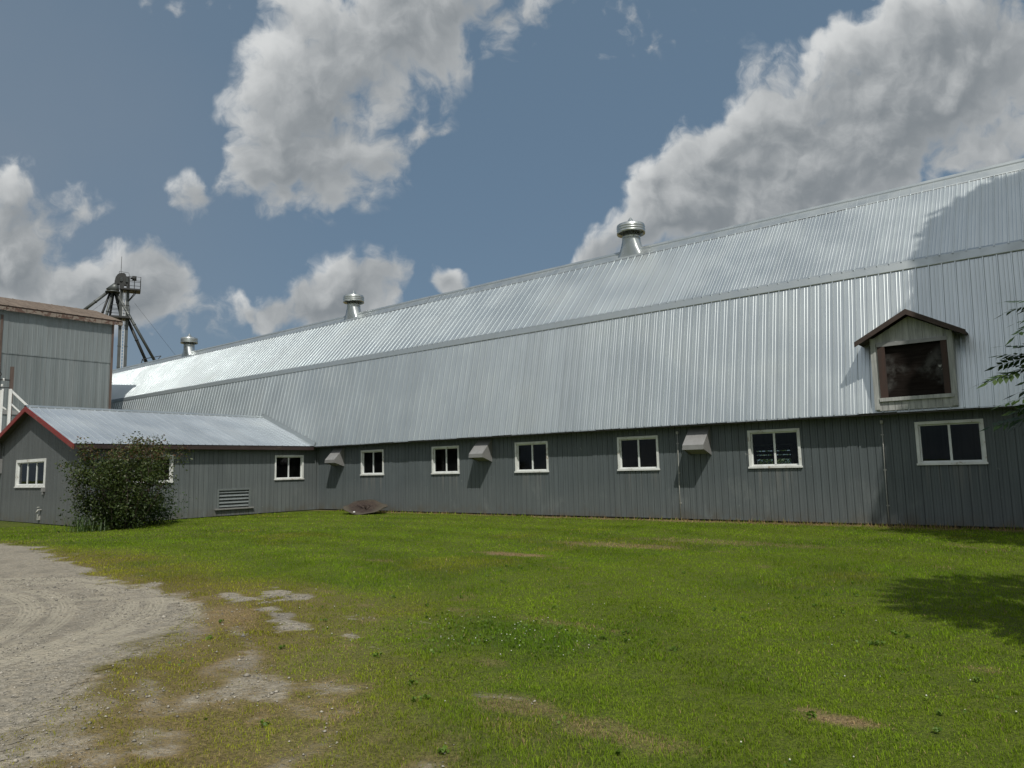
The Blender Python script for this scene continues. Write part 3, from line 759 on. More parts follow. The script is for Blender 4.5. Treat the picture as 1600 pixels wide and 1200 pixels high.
# ------------------------------------------------------------------ plants
def set_tint(me, vals):
    at = me.attributes.new('tint', 'FLOAT', 'POINT'); at.data.foreach_set('value', np.asarray(vals, np.float32))
def mesh_np(name, V, F_idx, loops_per, mat, parent, tint=None, smooth=False):
    """V (n,3) and flat polygon index arrays -> object; loops_per = list of (count, size)"""
    off = np.array(parent_origin(parent)); V = V - off
    me = bpy.data.meshes.new(name)
    nl = len(F_idx); tot = np.concatenate([np.full(c, s, np.int32) for c, s in loops_per])
    me.vertices.add(len(V)); me.vertices.foreach_set('co', V.astype(np.float32).ravel())
    me.loops.add(nl); me.loops.foreach_set('vertex_index', np.asarray(F_idx, np.int32))
    me.polygons.add(len(tot)); st = np.concatenate([[0], np.cumsum(tot)[:-1]]).astype(np.int32)
    me.polygons.foreach_set('loop_start', st); me.polygons.foreach_set('loop_total', tot)
    me.update(calc_edges=True)
    if tint is not None: set_tint(me, tint)
    me.materials.append(mat)
    o = bpy.data.objects.new(name, me); COL.objects.link(o)
    if parent: o.parent = parent
    return o
def unit(v): return v/np.maximum(np.linalg.norm(v, axis=1, keepdims=True), 1e-9)
def leaves(C, size, tint, name, mat, parent, droop=.3, aspect=.5, normals=None):
    """one folded diamond leaf (two triangles + fold) per centre"""
    n_ = len(C); D = unit(RNG.normal(size=(n_,3)) + np.array([0,0,-droop]))
    Nn = RNG.normal(size=(n_,3)) + np.array([0,0,.8])
    S = unit(np.cross(D, Nn)); Up = np.cross(S, D)
    s = np.asarray(size).reshape(-1,1)
    a = C - D*s*.5; b = C + D*s*.5
    l = C + S*s*aspect*.5 + Up*s*.10 - D*s*.05; r_ = C - S*s*aspect*.5 + Up*s*.10 - D*s*.05
    V = np.stack([a, l, b, r_], 1).reshape(-1,3)
    base = np.arange(n_)[:,None]*4
    F = np.concatenate([base+[0,1,2], base+[0,2,3]], 1).ravel()
    return mesh_np(name, V, F, [(2*n_,3)], mat, parent, np.repeat(tint, 4))

M['leaf_tree'] = leaf_mat('tree_leaf', [(.020,.045,.010),(.040,.080,.014),(.075,.125,.022)], .3)
M['leaf_ash'] = leaf_mat('ash_leaf', [(.018,.040,.010),(.034,.068,.014),(.10,.15,.04)], .25)
M['leaf_bush'] = leaf_mat('shrub_leaf', [(.020,.038,.010),(.044,.068,.016),(.085,.10,.025),(.095,.050,.028)], .25, .45)
M['leaf_weed'] = leaf_mat('weed_leaf', [(.020,.048,.014),(.045,.090,.020),(.09,.14,.035)], .3)

def branching(root_pts, mb, depth=2, spread=.6):
    pass
def limb(mb, p, d, length, r, n=5, wob=.12, up=.1):
    pts = [Vector(p)]; d = Vector(d).normalized()
    for i in range(n):
        d = (d + Vector((random.gauss(0,wob), random.gauss(0,wob), random.gauss(0,wob)+up))).normalized()
        pts.append(pts[-1] + d*length/n)
    mb.tube(pts, [r*(1-.75*i/n) for i in range(n+1)], 6)
    return pts

def big_tree():
    """tall maple just outside the frame to the right: shades the right end of barn and roof"""
    bx, by, H = 6.27, 15.3, 22.6
    t = thing('maple_tree', 'tall dense maple tree standing by the right end of the barn, shading its roof', 'tree', (bx,by,0))
    mb = MB(); mb.tube([(bx,by,-.1),(bx,by,.6),(bx+.1,by,4),(bx,by+.1,9),(bx,by,15),(bx,by,21)], [.55,.42,.36,.30,.2,.06], 12)
    for k in range(40):
        z = random.uniform(7.5, 20); a = random.uniform(0, 2*math.pi)
        limb(mb, (bx,by,z), (math.cos(a),math.sin(a),.5), random.uniform(2,3.6), .10, 5)
    mb.build('trunk', M['bark'], t)
    n_ = 34000
    z = RNG.uniform(9.2, H, n_); 
    zz = np.array([9.2,10.5,12,14,16,18,20,21.5,22.5,23.6]); rr = np.array([3.6,4.3,4.0,3.45,3.25,2.95,2.45,1.9,1.1,.3])
    rmax = np.interp(z, zz, rr); a = RNG.uniform(0, 2*np.pi, n_)
    lump = 1 + .07*np.sin(5*a+z*1.3) + .05*np.sin(9*a-z*2.1)
    rad = rmax*lump*np.sqrt(RNG.uniform(.08, 1, n_))
    C = np.stack([bx+rad*np.cos(a), by+rad*np.sin(a), z + RNG.normal(0,.25,n_)], 1)
    tint = np.clip(RNG.normal(.4,.22,n_) + .25*np.sin(C[:,0]*2)*np.sin(C[:,2]*1.7), 0, 1)
    leaves(C, RNG.uniform(.22,.40,n_), tint, 'crown', M['leaf_tree'], t, .4, .75)
big_tree()

def pinnate(C, D, L, tint, name, mat, parent, pairs=5):
    """compound leaves: rachis C -> C + D*L with leaflets either side"""
    n_ = len(C); D = unit(D); Nn = unit(RNG.normal(0,.5,(n_,3)) + np.array([0,-.2,1.0]))
    S = unit(np.cross(D, Nn)); Up = np.cross(S, D); L = np.asarray(L).reshape(-1,1)
    Vs = []; tt = []
    def leaflet(base, dirv, side, ln, wd):
        tip = base + dirv*ln; m1 = base + dirv*ln*.42
        Vs.append(np.stack([base, m1 + side*wd, tip, m1 - side*wd], 1)); tt.append(tint + RNG.normal(0,.10,n_))
    for k in range(pairs):
        f = .22 + .70*k/pairs
        for sg in (1,-1):
            b = C + D*L*f - Up*L*.10*f*f
            dv = unit(D*.65 + S*sg*.8 - Up*.25 + RNG.normal(0,.10,(n_,3)))
            sd = unit(np.cross(dv, Up))
            leaflet(b, dv, sd, L*(.34-.03*abs(k-1.5)), L*.062)
    b = C + D*L*.94 - Up*L*.09
    leaflet(b, unit(D - Up*.3), S, L*.36, L*.055)
    # rachis
    w = .004; e = C + D*L*.95 - Up*L*.09
    Vs.append(np.stack([C - S*w, C + S*w, e + S*w*.5, e - S*w*.5], 1)); tt.append(tint*.6)
    V = np.concatenate(Vs, 0).reshape(-1,3); T = np.repeat(np.clip(np.concatenate(tt), 0, 1), 4)
    base = np.arange(len(V)//4)[:,None]*4
    F = np.concatenate([base+[0,1,2], base+[0,2,3]], 1).ravel()
    return mesh_np(name, V, F, [(len(F)//3,3)], mat, parent, T)

def near_tree():
    bx, by = 2.45, 8.0
    t = thing('ash_tree', 'dark green feathery-leaved ash tree reaching in from the right edge', 'tree', (bx,by,0))
    mb = MB(); mb.tube([(bx,by,-.1),(bx,by,.4),(bx+.05,by,1.5),(bx,by+.05,3),(bx,by,5),(bx,by,7)], [.19,.13,.11,.09,.06,.02], 10)
    C = []; D = []; TI = []
    # limbs that reach to the frame edge: (tip x, y, z)
    tips = [(-.55,8.0,2.42),(-.47,8.02,2.54),(-.45,7.9,2.18),(-.56,8.05,1.99),(-.38,8.0,3.03),(-.34,7.95,2.90),(-.30,8.1,2.30),(-.40,8.05,2.47),(-.38,7.92,2.60),(-.30,7.98,2.05),(-.33,8.04,2.12),(-.25,8,2.7),(-.30,7.95,2.36)]
    for x, y, z in tips:
        st_ = Vector((bx-1.3, by+(y-8)*.5, z+.18)); tp = Vector((x+.16, y, z+.03))
        mb.tube([st_, st_.lerp(tp,.5)+Vector((0,0,.05)), tp], [.014,.010,.005], 5)
        for f in (1.0,1.0,.82,.7,.58):
            p = st_.lerp(tp, f); sgn = random.choice((-1,1))
            dd = (tp-st_).normalized()
            if f == 1.0 and len(C) % 5 == 0: v = dd + Vector((0,random.gauss(0,.15),-.05))
            else: v = dd*.8 + Vector((0, sgn*random.uniform(.1,.7), random.uniform(-.45,.35)))
            C.append(tuple(p)); D.append(tuple(v)); TI.append(.25 if random.random() < .85 else .6)
    for i in range(34):
        z = random.uniform(2.0, 5.6); a = random.uniform(0, 2*math.pi); ln = 1.9*math.sqrt(max(.1, 1-((z-4.25)/2.5)**2))
        if ln < .4: continue
        pts = limb(mb, (bx,by,z-.3), (math.cos(a),math.sin(a),.25), ln*.9, .03, 5, .1, .05)
    n_ = 2300
    u = RNG.normal(size=(n_,3)); u = unit(u)*np.cbrt(RNG.uniform(.05,1,n_))[:,None]
    P = u*np.array([1.85,2.0,2.45]) + np.array([bx,by,4.25])
    P = P[(P[:,2] > 1.7)]
    # keep the crown out of the view past the edge, apart from the modelled sprays
    Pc = P - np.array([0,0,1.66]); P = P[(Pc @ np.array(Rr)) > .709*(Pc @ np.array(Fw)) + np.where(P[:,2] > 3.1, .62, .25)]
    DD = unit((P-np.array([bx,by,4.2]))*np.array([1,1,.6]) + RNG.normal(0,.5,P.shape) + np.array([0,0,-.35]))
    mb.build('trunk', M['bark'], t)
    C = np.concatenate([np.array(C), P]); D = np.concatenate([np.array(D), DD])
    TI = np.concatenate([np.array(TI), np.clip(RNG.normal(.4,.2,len(P)),0,1)])
    L_ = np.concatenate([RNG.uniform(.27,.38,len(TI)-len(P)), RNG.uniform(.28,.42,len(P))])
    pinnate(C, D, L_, TI, 'crown', M['leaf_ash'], t)
near_tree()

def bush():
    cx, cy = -25.3, 10.85
    t = thing('lilac_shrub', 'large dark green shrub with reddish top in front of the shed corner', 'shrub', (cx,cy,0))
    mb = MB(); C = []; T = []
    clumps = []
    for k in range(46):
        a = random.uniform(0, 2*math.pi); rr = random.uniform(.05,.75)
        sx, sy = cx+rr*.9*math.cos(a), cy+rr*1.0*math.sin(a)
        h = random.uniform(1.7, 2.9); lean = (math.cos(a)*.34+random.gauss(0,.16), math.sin(a)*.31+random.gauss(0,.15), 1)
        pts = limb(mb, (sx,sy,-.05), lean, h*1.04, .018, 7, .10, .07)
        for i in range(2, 8):
            p = pts[min(i, 7)]
            for q in range(2):
                dr_ = Vector((random.gauss(0,1),random.gauss(0,1),random.gauss(.2,.6))).normalized()
                tw_ = p + dr_*random.uniform(.15,.45)
                mb.tube([p, tw_], [.006,.003], 4)
                clumps.append((p+tw_)*.5)
                clumps.append(tw_)
    cl = np.array([tuple(c) for c in clumps])
    cl = cl[(np.abs(cl[:,1]-cy) < 1.55) & (cl[:,2] < 2.9)]
    cl = cl[RNG.uniform(size=len(cl)) < .72]; per = 24
    C = np.repeat(cl, per, 0) + RNG.normal(0, .13, (len(cl)*per,3))
    low = RNG.normal(size=(3000,3))*np.array([.50,.62,.36]) + np.array([cx+.15,cy-.05,.45])
    C = np.concatenate([C, low]); C = C[C[:,2] > .04]; C = C[C[:,0] > -27.6]
    zc = C[:,2]
    # thin out at mid height so the wall shows through the stems
    gap = np.exp(-((zc-1.25)/.25)**2)*.5
    C = C[RNG.uniform(size=len(C)) > gap]
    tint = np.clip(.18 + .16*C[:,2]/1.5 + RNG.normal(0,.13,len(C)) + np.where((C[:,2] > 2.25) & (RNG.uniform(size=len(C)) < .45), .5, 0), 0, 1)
    mb.build('stems', M['stem'], t)
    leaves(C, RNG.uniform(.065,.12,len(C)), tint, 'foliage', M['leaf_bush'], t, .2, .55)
    # feathery tops sticking out above the eave
    TC = []
    for y, h in ((10.75,2.95),(10.95,3.02),(11.0,2.95),(12.0,3.12),(12.1,3.22),(12.2,3.10),(11.9,3.05),(11.5,2.95),(12.6,2.95)):
        p0 = Vector((cx-.5,y+random.gauss(0,.05),2.1)); p1 = Vector((cx-.55,y,h)); tb = MB(); tb.tube([p0,p1], [.007,.003], 4); tb.build('twig', M['stem'], t)
        for k in range(22):
            f = random.uniform(.4,1); TC.append(tuple(p0.lerp(p1,f)+Vector((random.gauss(0,.07),random.gauss(0,.07),random.gauss(0,.05)))))
    TC = np.array(TC); leaves(TC, RNG.uniform(.05,.08,len(TC)), np.clip(RNG.normal(.45,.3,len(TC)),0,1), 'top_sprays', M['leaf_bush'], t, -.4, .5)
    # low weeds round the foot
    w = thing('weed_clump', 'low dark green weeds growing at the right foot of the large shrub', 'weeds', (-25.9,12.3,0))
    n_ = 1800; P = RNG.normal(size=(n_,3))*np.array([.36,.36,.34]) + np.array([-25.95,12.3,.42]); P = P[P[:,2] > .03]
    leaves(P, RNG.uniform(.07,.13,len(P)), np.clip(RNG.normal(.35,.2,len(P)),0,1), 'foliage', M['leaf_weed'], w, .0, .45)
    wb = MB()
    for k in range(26):
        a = random.uniform(0,6.28); limb(wb, (-25.95+.2*math.cos(a),12.3+.2*math.sin(a),-.02), (math.cos(a)*.5,math.sin(a)*.5,1), random.uniform(.4,.95), .007, 4)
    wb.build('stems', M['leaf_weed'], w)
    # long grass at the left foot
    w2 = thing('tall_grass_clump', 'tuft of tall pale grass at the left foot of the large shrub', 'grass tuft', (-24.9,9.6,0))
    gb = MB(); vs = []; fs = []
    for k in range(150):
        a = random.uniform(0,6.28); b0 = Vector((-24.95+random.gauss(0,.28), 9.75+random.gauss(0,.22), 0)); ln = random.uniform(.35,.85)
        d_ = Vector((math.cos(a)*.5, math.sin(a)*.5, 1)).normalized(); s_ = Vector((-math.sin(a),math.cos(a),0))*.008
        m1 = b0 + d_*ln*.6; e1 = m1 + Vector((math.cos(a)*.7,math.sin(a)*.7,.35))*ln*.4
        o_ = len(vs); vs += [b0-s_,b0+s_,m1+s_*.8,m1-s_*.8,e1]; fs += [(o_,o_+1,o_+2,o_+3),(o_+3,o_+2,o_+4)]
    gb.add(vs, fs); ob_ = gb.build('leaves', M['leaf_weed'], w2)
    set_tint(ob_.data, RNG.uniform(.3,1,len(ob_.data.vertices)))
bush()

def field_shrub():
    t = thing('field_shrub', 'green shrub on the far side of the barn, glimpsed through two windows', 'shrub', (-10.2,29.6,0))
    n_ = 6500; P = RNG.normal(size=(n_,3))*np.array([1.2,.5,.50]) + np.array([-10.2,29.6,1.15]); P = P[P[:,2] > .03]
    leaves(P, RNG.uniform(.10,.18,len(P)), np.clip(RNG.normal(.7,.2,len(P)),0,1), 'foliage', M['leaf_weed'], t)
    mb = MB()
    for k in range(14): limb(mb, (-10.2+random.gauss(0,.2),29.6,0), (random.gauss(0,.5),random.gauss(0,.3),1), 1.4, .02, 5)
    mb.build('stems', M['stem'], t)
field_shrub()

# ------------------------------------------------------------------ ground
def vnoise(x, y, seed, sc):
    """smooth value noise on a hashed lattice, 0..1"""
    x = x*sc; y = y*sc; xi = np.floor(x).astype(np.int64); yi = np.floor(y).astype(np.int64); fx = x-xi; fy = y-yi
    fx = fx*fx*(3-2*fx); fy = fy*fy*(3-2*fy)
    def h(i, j):
        n_ = (i*374761393 + j*668265263 + seed*974711) & 0x7fffffff
        n_ = ((n_ ^ (n_ >> 13))*1274126177) & 0x7fffffff
        return ((n_ ^ (n_ >> 16)) & 0xffff)/65535.0
    return (h(xi,yi)*(1-fx)+h(xi+1,yi)*fx)*(1-fy) + (h(xi,yi+1)*(1-fx)+h(xi+1,yi+1)*fx)*fy
def fbm(x, y, seed, sc, oct=4, gain=.55):
    s = 0; a = 1; t = 0
    for k in range(oct):
        s = s + a*vnoise(x, y, seed+k*17, sc*2**k); t += a; a *= gain
    return s/t
DRIVE = np.array([(-60,7.4),(-30,6.9),(-22.6,6.7),(-20.5,6.85),(-16.1,5.85),(-12.95,5.3),(-10.6,5.22),(-9.3,4.95),(-8.5,4.65),(-7.7,4.05),(-7.05,3.3),(-6.5,2.65),(-5.85,2.15),(-5.2,1.75),(-4.6,1.3),(-4.1,.6),(-3.9,-6),(-60,-6)])
def sdist(x, y):
    """signed distance to the driveway outline, positive inside"""
    d = np.full(x.shape, 1e9); ins = np.zeros(x.shape, bool); P = DRIVE
    for i in range(len(P)):
        a = P[i]; b = P[(i+1) % len(P)]; e = b-a
        t = np.clip(((x-a[0])*e[0]+(y-a[1])*e[1])/(e@e), 0, 1)
        d = np.minimum(d, np.hypot(x-a[0]-e[0]*t, y-a[1]-e[1]*t))
        c = (a[1] > y) != (b[1] > y)
        xi = a[0] + (y-a[1])*e[0]/(e[1] if abs(e[1]) > 1e-9 else 1e-9)
        ins ^= c & (x < xi)
    return np.where(ins, d, -d)
def sst(v, a, b):
    t = np.clip((v-a)/(b-a), 0, 1); return t*t*(3-2*t)
def ell(x, y, cx, cy, rx, ry, rot=0):
    c, s = math.cos(rot), math.sin(rot); u = (x-cx)*c+(y-cy)*s; v = -(x-cx)*s+(y-cy)*c
    return np.sqrt((u/rx)**2+(v/ry)**2)
def masks(x, y):
    """gravel, dry, yellow, lush in 0..1"""
    sd = sdist(x, y)
    # stretched along the wheel tracks (roughly up-left to down-right on the plan)
    u = x*.80 + y*-.6; v = x*.6 + y*.80
    n1 = fbm(x, y, 3, .9, 4); n2 = fbm(u*.45, v*1.6, 9, 1.0, 4); n3 = fbm(x, y, 21, .35, 3); n4 = fbm(x, y, 33, 2.6, 3)
    edge = sd + (n1-.5)*.7 + (n4-.5)*.35
    wd_ = 1 + 1.6*sst(x, -9.8, -8.2)
    gravel = sst((sd + (n1-.5)*.9 + (n4-.5)*.7 + (n2-.5)*.8)/wd_ + .04*(wd_-1), -.28, .30)
    near = sst(-sd, 3.6, .0)*(x > -9.8) + sst(-sd, .9, 0)*(x <= -9.8)*.5
    near = near*sst(y, 7.3, 6.0)
    n5 = fbm(x, y, 41, 5.5, 3)
    bare = .75*sst(n2*.55 + n4*.45 + near*.26, .70, .90)*sst(near, .05, .4)
    for cx, cy, rx, ry, ro, st in ((-8.95,6.05,.75,.24,-.3,1.0),(-9.35,5.55,.7,.2,-.2,.9),(-7.4,5.05,1.1,.16,-.35,1.0),(-6.75,5.5,.45,.12,-.2,.7),(-6.1,4.95,.75,.13,-.35,.9),(-5.85,5.75,.35,.07,-.2,.6),(-6.9,4.2,.8,.12,-.4,.5),(-5.75,2.75,.55,.12,-.4,.55),(-4.35,3.3,.35,.09,-.4,.4),(-4.9,2.35,.4,.1,-.5,.55),(-3.85,2.95,.3,.08,-.4,.45),(-3.55,4.3,.35,.12,.2,.5)):
        e = ell(x, y, cx, cy, rx, ry, ro) + (n4-.5)*1.6 + (n1-.5)*1.2 + (n5-.5)*1.8
        bare = np.maximum(bare, st*sst(e, 1.25, .35))
    gravel = np.maximum(gravel, bare*.86)
    yellow = sst(-sd + (n1-.5)*3.0, 3.4, .4)*sst(y + (n3-.5)*3, 8.0, 5.6)
    yellow = np.maximum(yellow, .55*sst(n3*.7+n1*.3, .56, .72))
    dry = sst(n2*.5+n4*.5 + near*.20, .66, .80)*(.30+.55*near)
    dry = np.maximum(dry, .75*sst(ell(x, y, -8.1, 4.75, 1.0, .45, -.5)+(n4-.5), 1.1, .4))
    for cx, cy, rx, ry, st in ((-9.1,11.25,1.0,.26,.95),(-8.1,13.6,2.2,.45,.55),(-6.0,15.0,2.4,.5,.35),(-1.38,5.12,.24,.10,.95),(-1.62,5.2,.12,.07,.7),(-2.5,4.1,.5,.2,.4),(-3.4,4.2,.35,.2,.5),(-10.6,9.3,.5,.15,.35),(-4.6,6.6,.9,.2,.3)):
        e = ell(x, y, cx, cy, rx, ry) + (n4-.5)*1.0 + (n1-.5)*.7
        dry = np.maximum(dry, st*sst(e, 1.2, .5))
    wallstrip = sst(y + (n1-.5)*1.1, 19.7, 20.35)*(.55+.45*n4)
    dry = np.maximum(dry, wallstrip*.9)
    lush = .75*sst(n3*.6+n1*.4, .44, .66)*(1-sst(near,.1,.6))
    lush = np.maximum(lush, .9*sst(ell(x, y, -4.6, 5.9, 1.5, .7, -.2)+(n1-.5)*1.0, 1.1, .5))
    return gravel, np.clip(dry,0,1), np.clip(yellow,0,1), np.clip(lush,0,1), np.clip(near*sst(n2*.5+n1*.5, .30, .62),0,1)

def ground_mat():
    m, nt, out = new_mat('ground_cover'); g = G(nt); p = g.pos()
    at = g.n('ShaderNodeAttribute', attribute_name='cover'); sp = g.n('ShaderNodeSeparateColor'); g.put(sp.inputs[0], at.outputs['Color'])
    gr, dr_, ye = sp.outputs[0], sp.outputs[1], sp.outputs[2]; lu = at.outputs['Alpha']
    fine = g.noise(p, 38, 5, .7); mid = g.noise(p, 7, 4, .6); big = g.noise(p, 1.1, 4, .55)
    # soil and thatch under the grass
    th = g.mix(g.ramp(fine, .35, .7), (.130,.165,.020), (.055,.075,.011))
    th = g.mix(ye, th, g.mix(g.ramp(fine, .35, .7), (.185,.155,.050), (.085,.070,.024)))
    th = g.mix(g.math('MULTIPLY', lu, .6), th, (.045,.085,.010))
    th = g.mix(dr_, th, g.mix(g.ramp(fine, .35, .7), (.34,.25,.13), (.14,.10,.055)))
    # gravel: fines, stones and dusty tracks
    v1 = g.voro(p, 34, 'F1', 'Color'); v2 = g.voro(p, 75, 'F1', 'Color')
    s1 = g.n('ShaderNodeSeparateColor'); g.put(s1.inputs[0], v1); s2 = g.n('ShaderNodeSeparateColor'); g.put(s2.inputs[0], v2)
    tone = g.math('ADD', g.math('MULTIPLY', s1.outputs[0], .5), g.math('MULTIPLY', s2.outputs[1], .5))
    gc = g.mix(tone, (.17,.155,.122), (.455,.415,.34))
    gc = g.mix(g.math('MULTIPLY', g.ramp(mid, .45, .70), .55), gc, (.41,.355,.26))
    gc = g.mix(g.math('MULTIPLY', g.ramp(big, .47, .65), .55), gc, (.195,.178,.145))
    # wheel tracks: dust pressed into arcs
    x, y, z = g.sep(p)
    trk = None
    for cx, cy, ra in ((-12.48,-1.67,5.87),(-12.48,-1.67,5.52),(-11.85,.46,4.38),(-11.85,.46,4.72),(-9.6,3.2,1.75),(-16.0,-2.0,6.4)):
        rr = g.vmath('DISTANCE', g.comb(x, y, 0), (cx,cy,0)); dlt = g.math('ABSOLUTE', g.math('SUBTRACT', rr, ra))
        band = g.math('MULTIPLY', g.ramp(dlt, .10, .16, 1, 0), g.ramp(g.noise(p, .9, 2, .5), .30, .50))
        tread = g.math('SINE', g.math('MULTIPLY', dlt, 110.0))
        tk = g.math('MULTIPLY', band, g.math('ADD', .7, g.math('MULTIPLY', tread, g.math('MULTIPLY', g.ramp(mid, .35, .6), .35))))
        trk = tk if trk is None else g.math('MAXIMUM', trk, tk)
    gc = g.mix(g.math('MULTIPLY', trk, .62), gc, (.50,.455,.355))
    msk = g.ramp(g.math('ADD', gr, g.math('MULTIPLY', g.math('SUBTRACT', g.math('ADD', g.math('MULTIPLY', fine, .6), g.math('MULTIPLY', mid, .4)), .5), 1.5)), .22, .78)
    c = g.mix(msk, th, gc)
    h = g.math('ADD', g.math('MULTIPLY', fine, .5), g.math('ADD', g.math('MULTIPLY', tone, .5), g.math('ADD', g.math('MULTIPLY', mid, 1.6), g.math('MULTIPLY', trk, -.5))))
    g.bsdf(out, c, .9, 0, g.bump(h, 1.0, .045), .2)
    return m
M['ground'] = ground_mat()

def gz(x, y): return .05*(fbm(x, y, 51, .30, 3)-.5)*sst(20.0-y, 0, 2)*sst(np.hypot(x,y), 60, 30)
def ground():
    def axis(parts):
        out = []
        for a, b, s in parts: out.extend(np.arange(a, b, s))
        out.append(parts[-1][1]); return np.array(out)
    xs = axis([(-900,-60,60),(-60,-30,1.5),(-30,-14,.22),(-14,4,.09),(4,12,.5),(12,60,6),(60,900,60)])
    ys = axis([(-900,-60,60),(-60,-6,3),(-6,1,.4),(1,9,.075),(9,21,.13),(21,60,3),(60,900,60)])
    Xg, Yg = np.meshgrid(xs, ys); x = Xg.ravel(); y = Yg.ravel(); z = gz(x, y)
    gr, dr_, ye, lu, nr = masks(x, y); dr_ = np.maximum(dr_, .55*nr)
    nx_, ny_ = len(xs), len(ys)
    i = (np.arange(ny_-1)[:,None]*nx_ + np.arange(nx_-1)[None,:]).ravel()
    F = np.stack([i, i+1, i+1+nx_, i+nx_], 1)
    def mk(name, F, dz):
        used = np.unique(F); remap = np.full(len(x), -1); remap[used] = np.arange(len(used))
        o = mesh_np(name, np.stack([x, y, z+dz], 1)[used], remap[F].ravel(), [(len(F),4)], M['ground'], None)
        at = o.data.attributes.new('cover', 'FLOAT_COLOR', 'POINT')
        at.data.foreach_set('color', np.stack([gr, dr_, ye, lu], 1)[used].astype(np.float32).ravel())
        o['kind'] = 'structure'
        return o
    mk('ground', F, 0.0)
    cx = x[F].mean(1); cy = y[F].mean(1); s = sdist(cx, cy)
    mk('driveway', F[(s > .15) & (cx > -60) & (cy > -6)], .004)
ground()

def grass():
    """mown lawn: every blade a small bent strip; finer near the camera"""
    m, nt, out = new_mat('grass_blade'); g = G(nt)
    at = g.n('ShaderNodeAttribute', attribute_name='blade'); c = at.outputs['Color']
    bs = g.bsdf(None, c, .65, 0, None, .08)
    tl = g.n('ShaderNodeBsdfTranslucent'); g.put(tl.inputs[0], c)
    mx = g.n('ShaderNodeMixShader'); mx.inputs[0].default_value = .45
    nt.links.new(bs.outputs[0], mx.inputs[1]); nt.links.new(tl.outputs[0], mx.inputs[2]); nt.links.new(mx.outputs[0], out.inputs[0])
    zones = [(3.2,6.0,7000,.0019,1),(6.0,9.5,3800,.0028,1),(9.5,15,2000,.0045,0),(15,22,900,.0075,0),(22,33,330,.013,0)]
    VV = []; FF = []; CC = []; nv = 0; sizes = []
    yaw = R(38.415)
    for r0, r1, dens, wd, seg in zones:
        a0, a1 = -R(40)-yaw, R(40)-yaw
        area = .5*(r1*r1-r0*r0)*(a1-a0); n_ = int(area*dens)
        rr = np.sqrt(RNG.uniform(r0*r0, r1*r1, n_)); aa = RNG.uniform(a0, a1, n_)
        x = rr*np.sin(aa); y = rr*np.cos(aa)
        ok = (y < 20.44) & (x < 6) & (x > -30) & ~((x < SX1+.02) & (y > SYG-.02))
        x, y = x[ok], y[ok]
        gr, dr_, ye, lu, nr = masks(x, y)
        tuft = fbm(x, y, 71, 7.0, 2); patch = fbm(x, y, 77, 1.3, 3)
        keep = RNG.uniform(size=len(x)) < np.clip((1-gr*1.12)*(.45+.95*tuft)*(1-.35*dr_)*(1-.55*nr), .0, 1)
        keep |= (RNG.uniform(size=len(x)) < .025*(gr < .97)) & (patch > .45)
        x, y, gr, dr_, ye, lu, tuft, patch, nr = [q[keep] for q in (x, y, gr, dr_, ye, lu, tuft, patch, nr)]
        k = len(x)
        h = RNG.uniform(.012,.034,k)*(.50+1.1*tuft**1.5)*(1+.45*lu)*(1-.45*gr)*(1-.25*dr_)
        tall = RNG.uniform(size=k) < .004; h = np.where(tall, h*1.6, h)
        h = np.where((y > 20.12), h*RNG.uniform(1.2,4.2,k), h)
        a = RNG.uniform(0, 2*np.pi, k); lean = RNG.uniform(.15,1.15,k)
        dxy = np.stack([np.cos(a), np.sin(a)], 1); fa = a + RNG.normal(np.pi/2,.5,k)
        sx = np.stack([np.cos(fa), np.sin(fa)], 1)*(wd*RNG.uniform(.7,1.35,k))[:,None]
        P0 = np.stack([x, y, gz(x,y)-.004], 1)
        col = np.empty((k,3))
        base = np.array([.205,.305,.017]); 
        col[:] = base
        w = lu[:,None]; col = col*(1-w) + np.array([.135,.240,.014])*w
        w = (ye*RNG.uniform(.5,1,k))[:,None]; col = col*(1-w) + np.array([.36,.335,.035])*w
        isdry = RNG.uniform(size=k) < np.clip(dr_*.95+.03+.08*ye, 0, .95)
        dc = np.array([.42,.31,.155])*RNG.uniform(.55,1.1,(k,1)); col = np.where(isdry[:,None], dc, col)
        arc = np.hypot(x+16.0, y+4.0); band = np.sin(arc*2*np.pi/1.9 + 1.2*patch)
        col *= (RNG.uniform(.65,1.35,k)*(.78+.44*patch)*(1+.13*band))[:,None]
        if seg:
            mid = P0.copy(); mid[:,:2] += dxy*(h*lean*.28)[:,None]; mid[:,2] += h*.62
            tip = P0.copy(); tip[:,:2] += dxy*(h*lean*.95)[:,None]; tip[:,2] += h*(1.0-.25*lean)
            s3 = np.concatenate([sx, np.zeros((k,1))], 1)
            V = np.stack([P0-s3, P0+s3, mid+s3*.75, mid-s3*.75, tip], 1).reshape(-1,3)
            b = np.arange(k)[:,None]*5 + nv
            FF.append(np.concatenate([b+[0,1,2,3]], 1).ravel()); sizes.append((k,4))
            FF.append(np.concatenate([b+[3,2,4]], 1).ravel()); sizes.append((k,3))
            CC.append(np.repeat(col, 5, 0)); nv += 5*k
        else:
            tip = P0.copy(); tip[:,:2] += dxy*(h*lean*.7)[:,None]; tip[:,2] += h*1.15
            s3 = np.concatenate([sx, np.zeros((k,1))], 1)
            V = np.stack([P0-s3, P0+s3, tip], 1).reshape(-1,3)
            b = np.arange(k)[:,None]*3 + nv
            FF.append((b+[0,1,2]).ravel()); sizes.append((k,3)); CC.append(np.repeat(col, 3, 0)); nv += 3*k
        VV.append(V)
    o = mesh_np('grass', np.concatenate(VV), np.concatenate(FF), sizes, m, None)
    C = np.concatenate(CC); at = o.data.attributes.new('blade', 'FLOAT_COLOR', 'POINT')
    at.data.foreach_set('color', np.concatenate([C, np.ones((len(C),1))], 1).astype(np.float32).ravel())
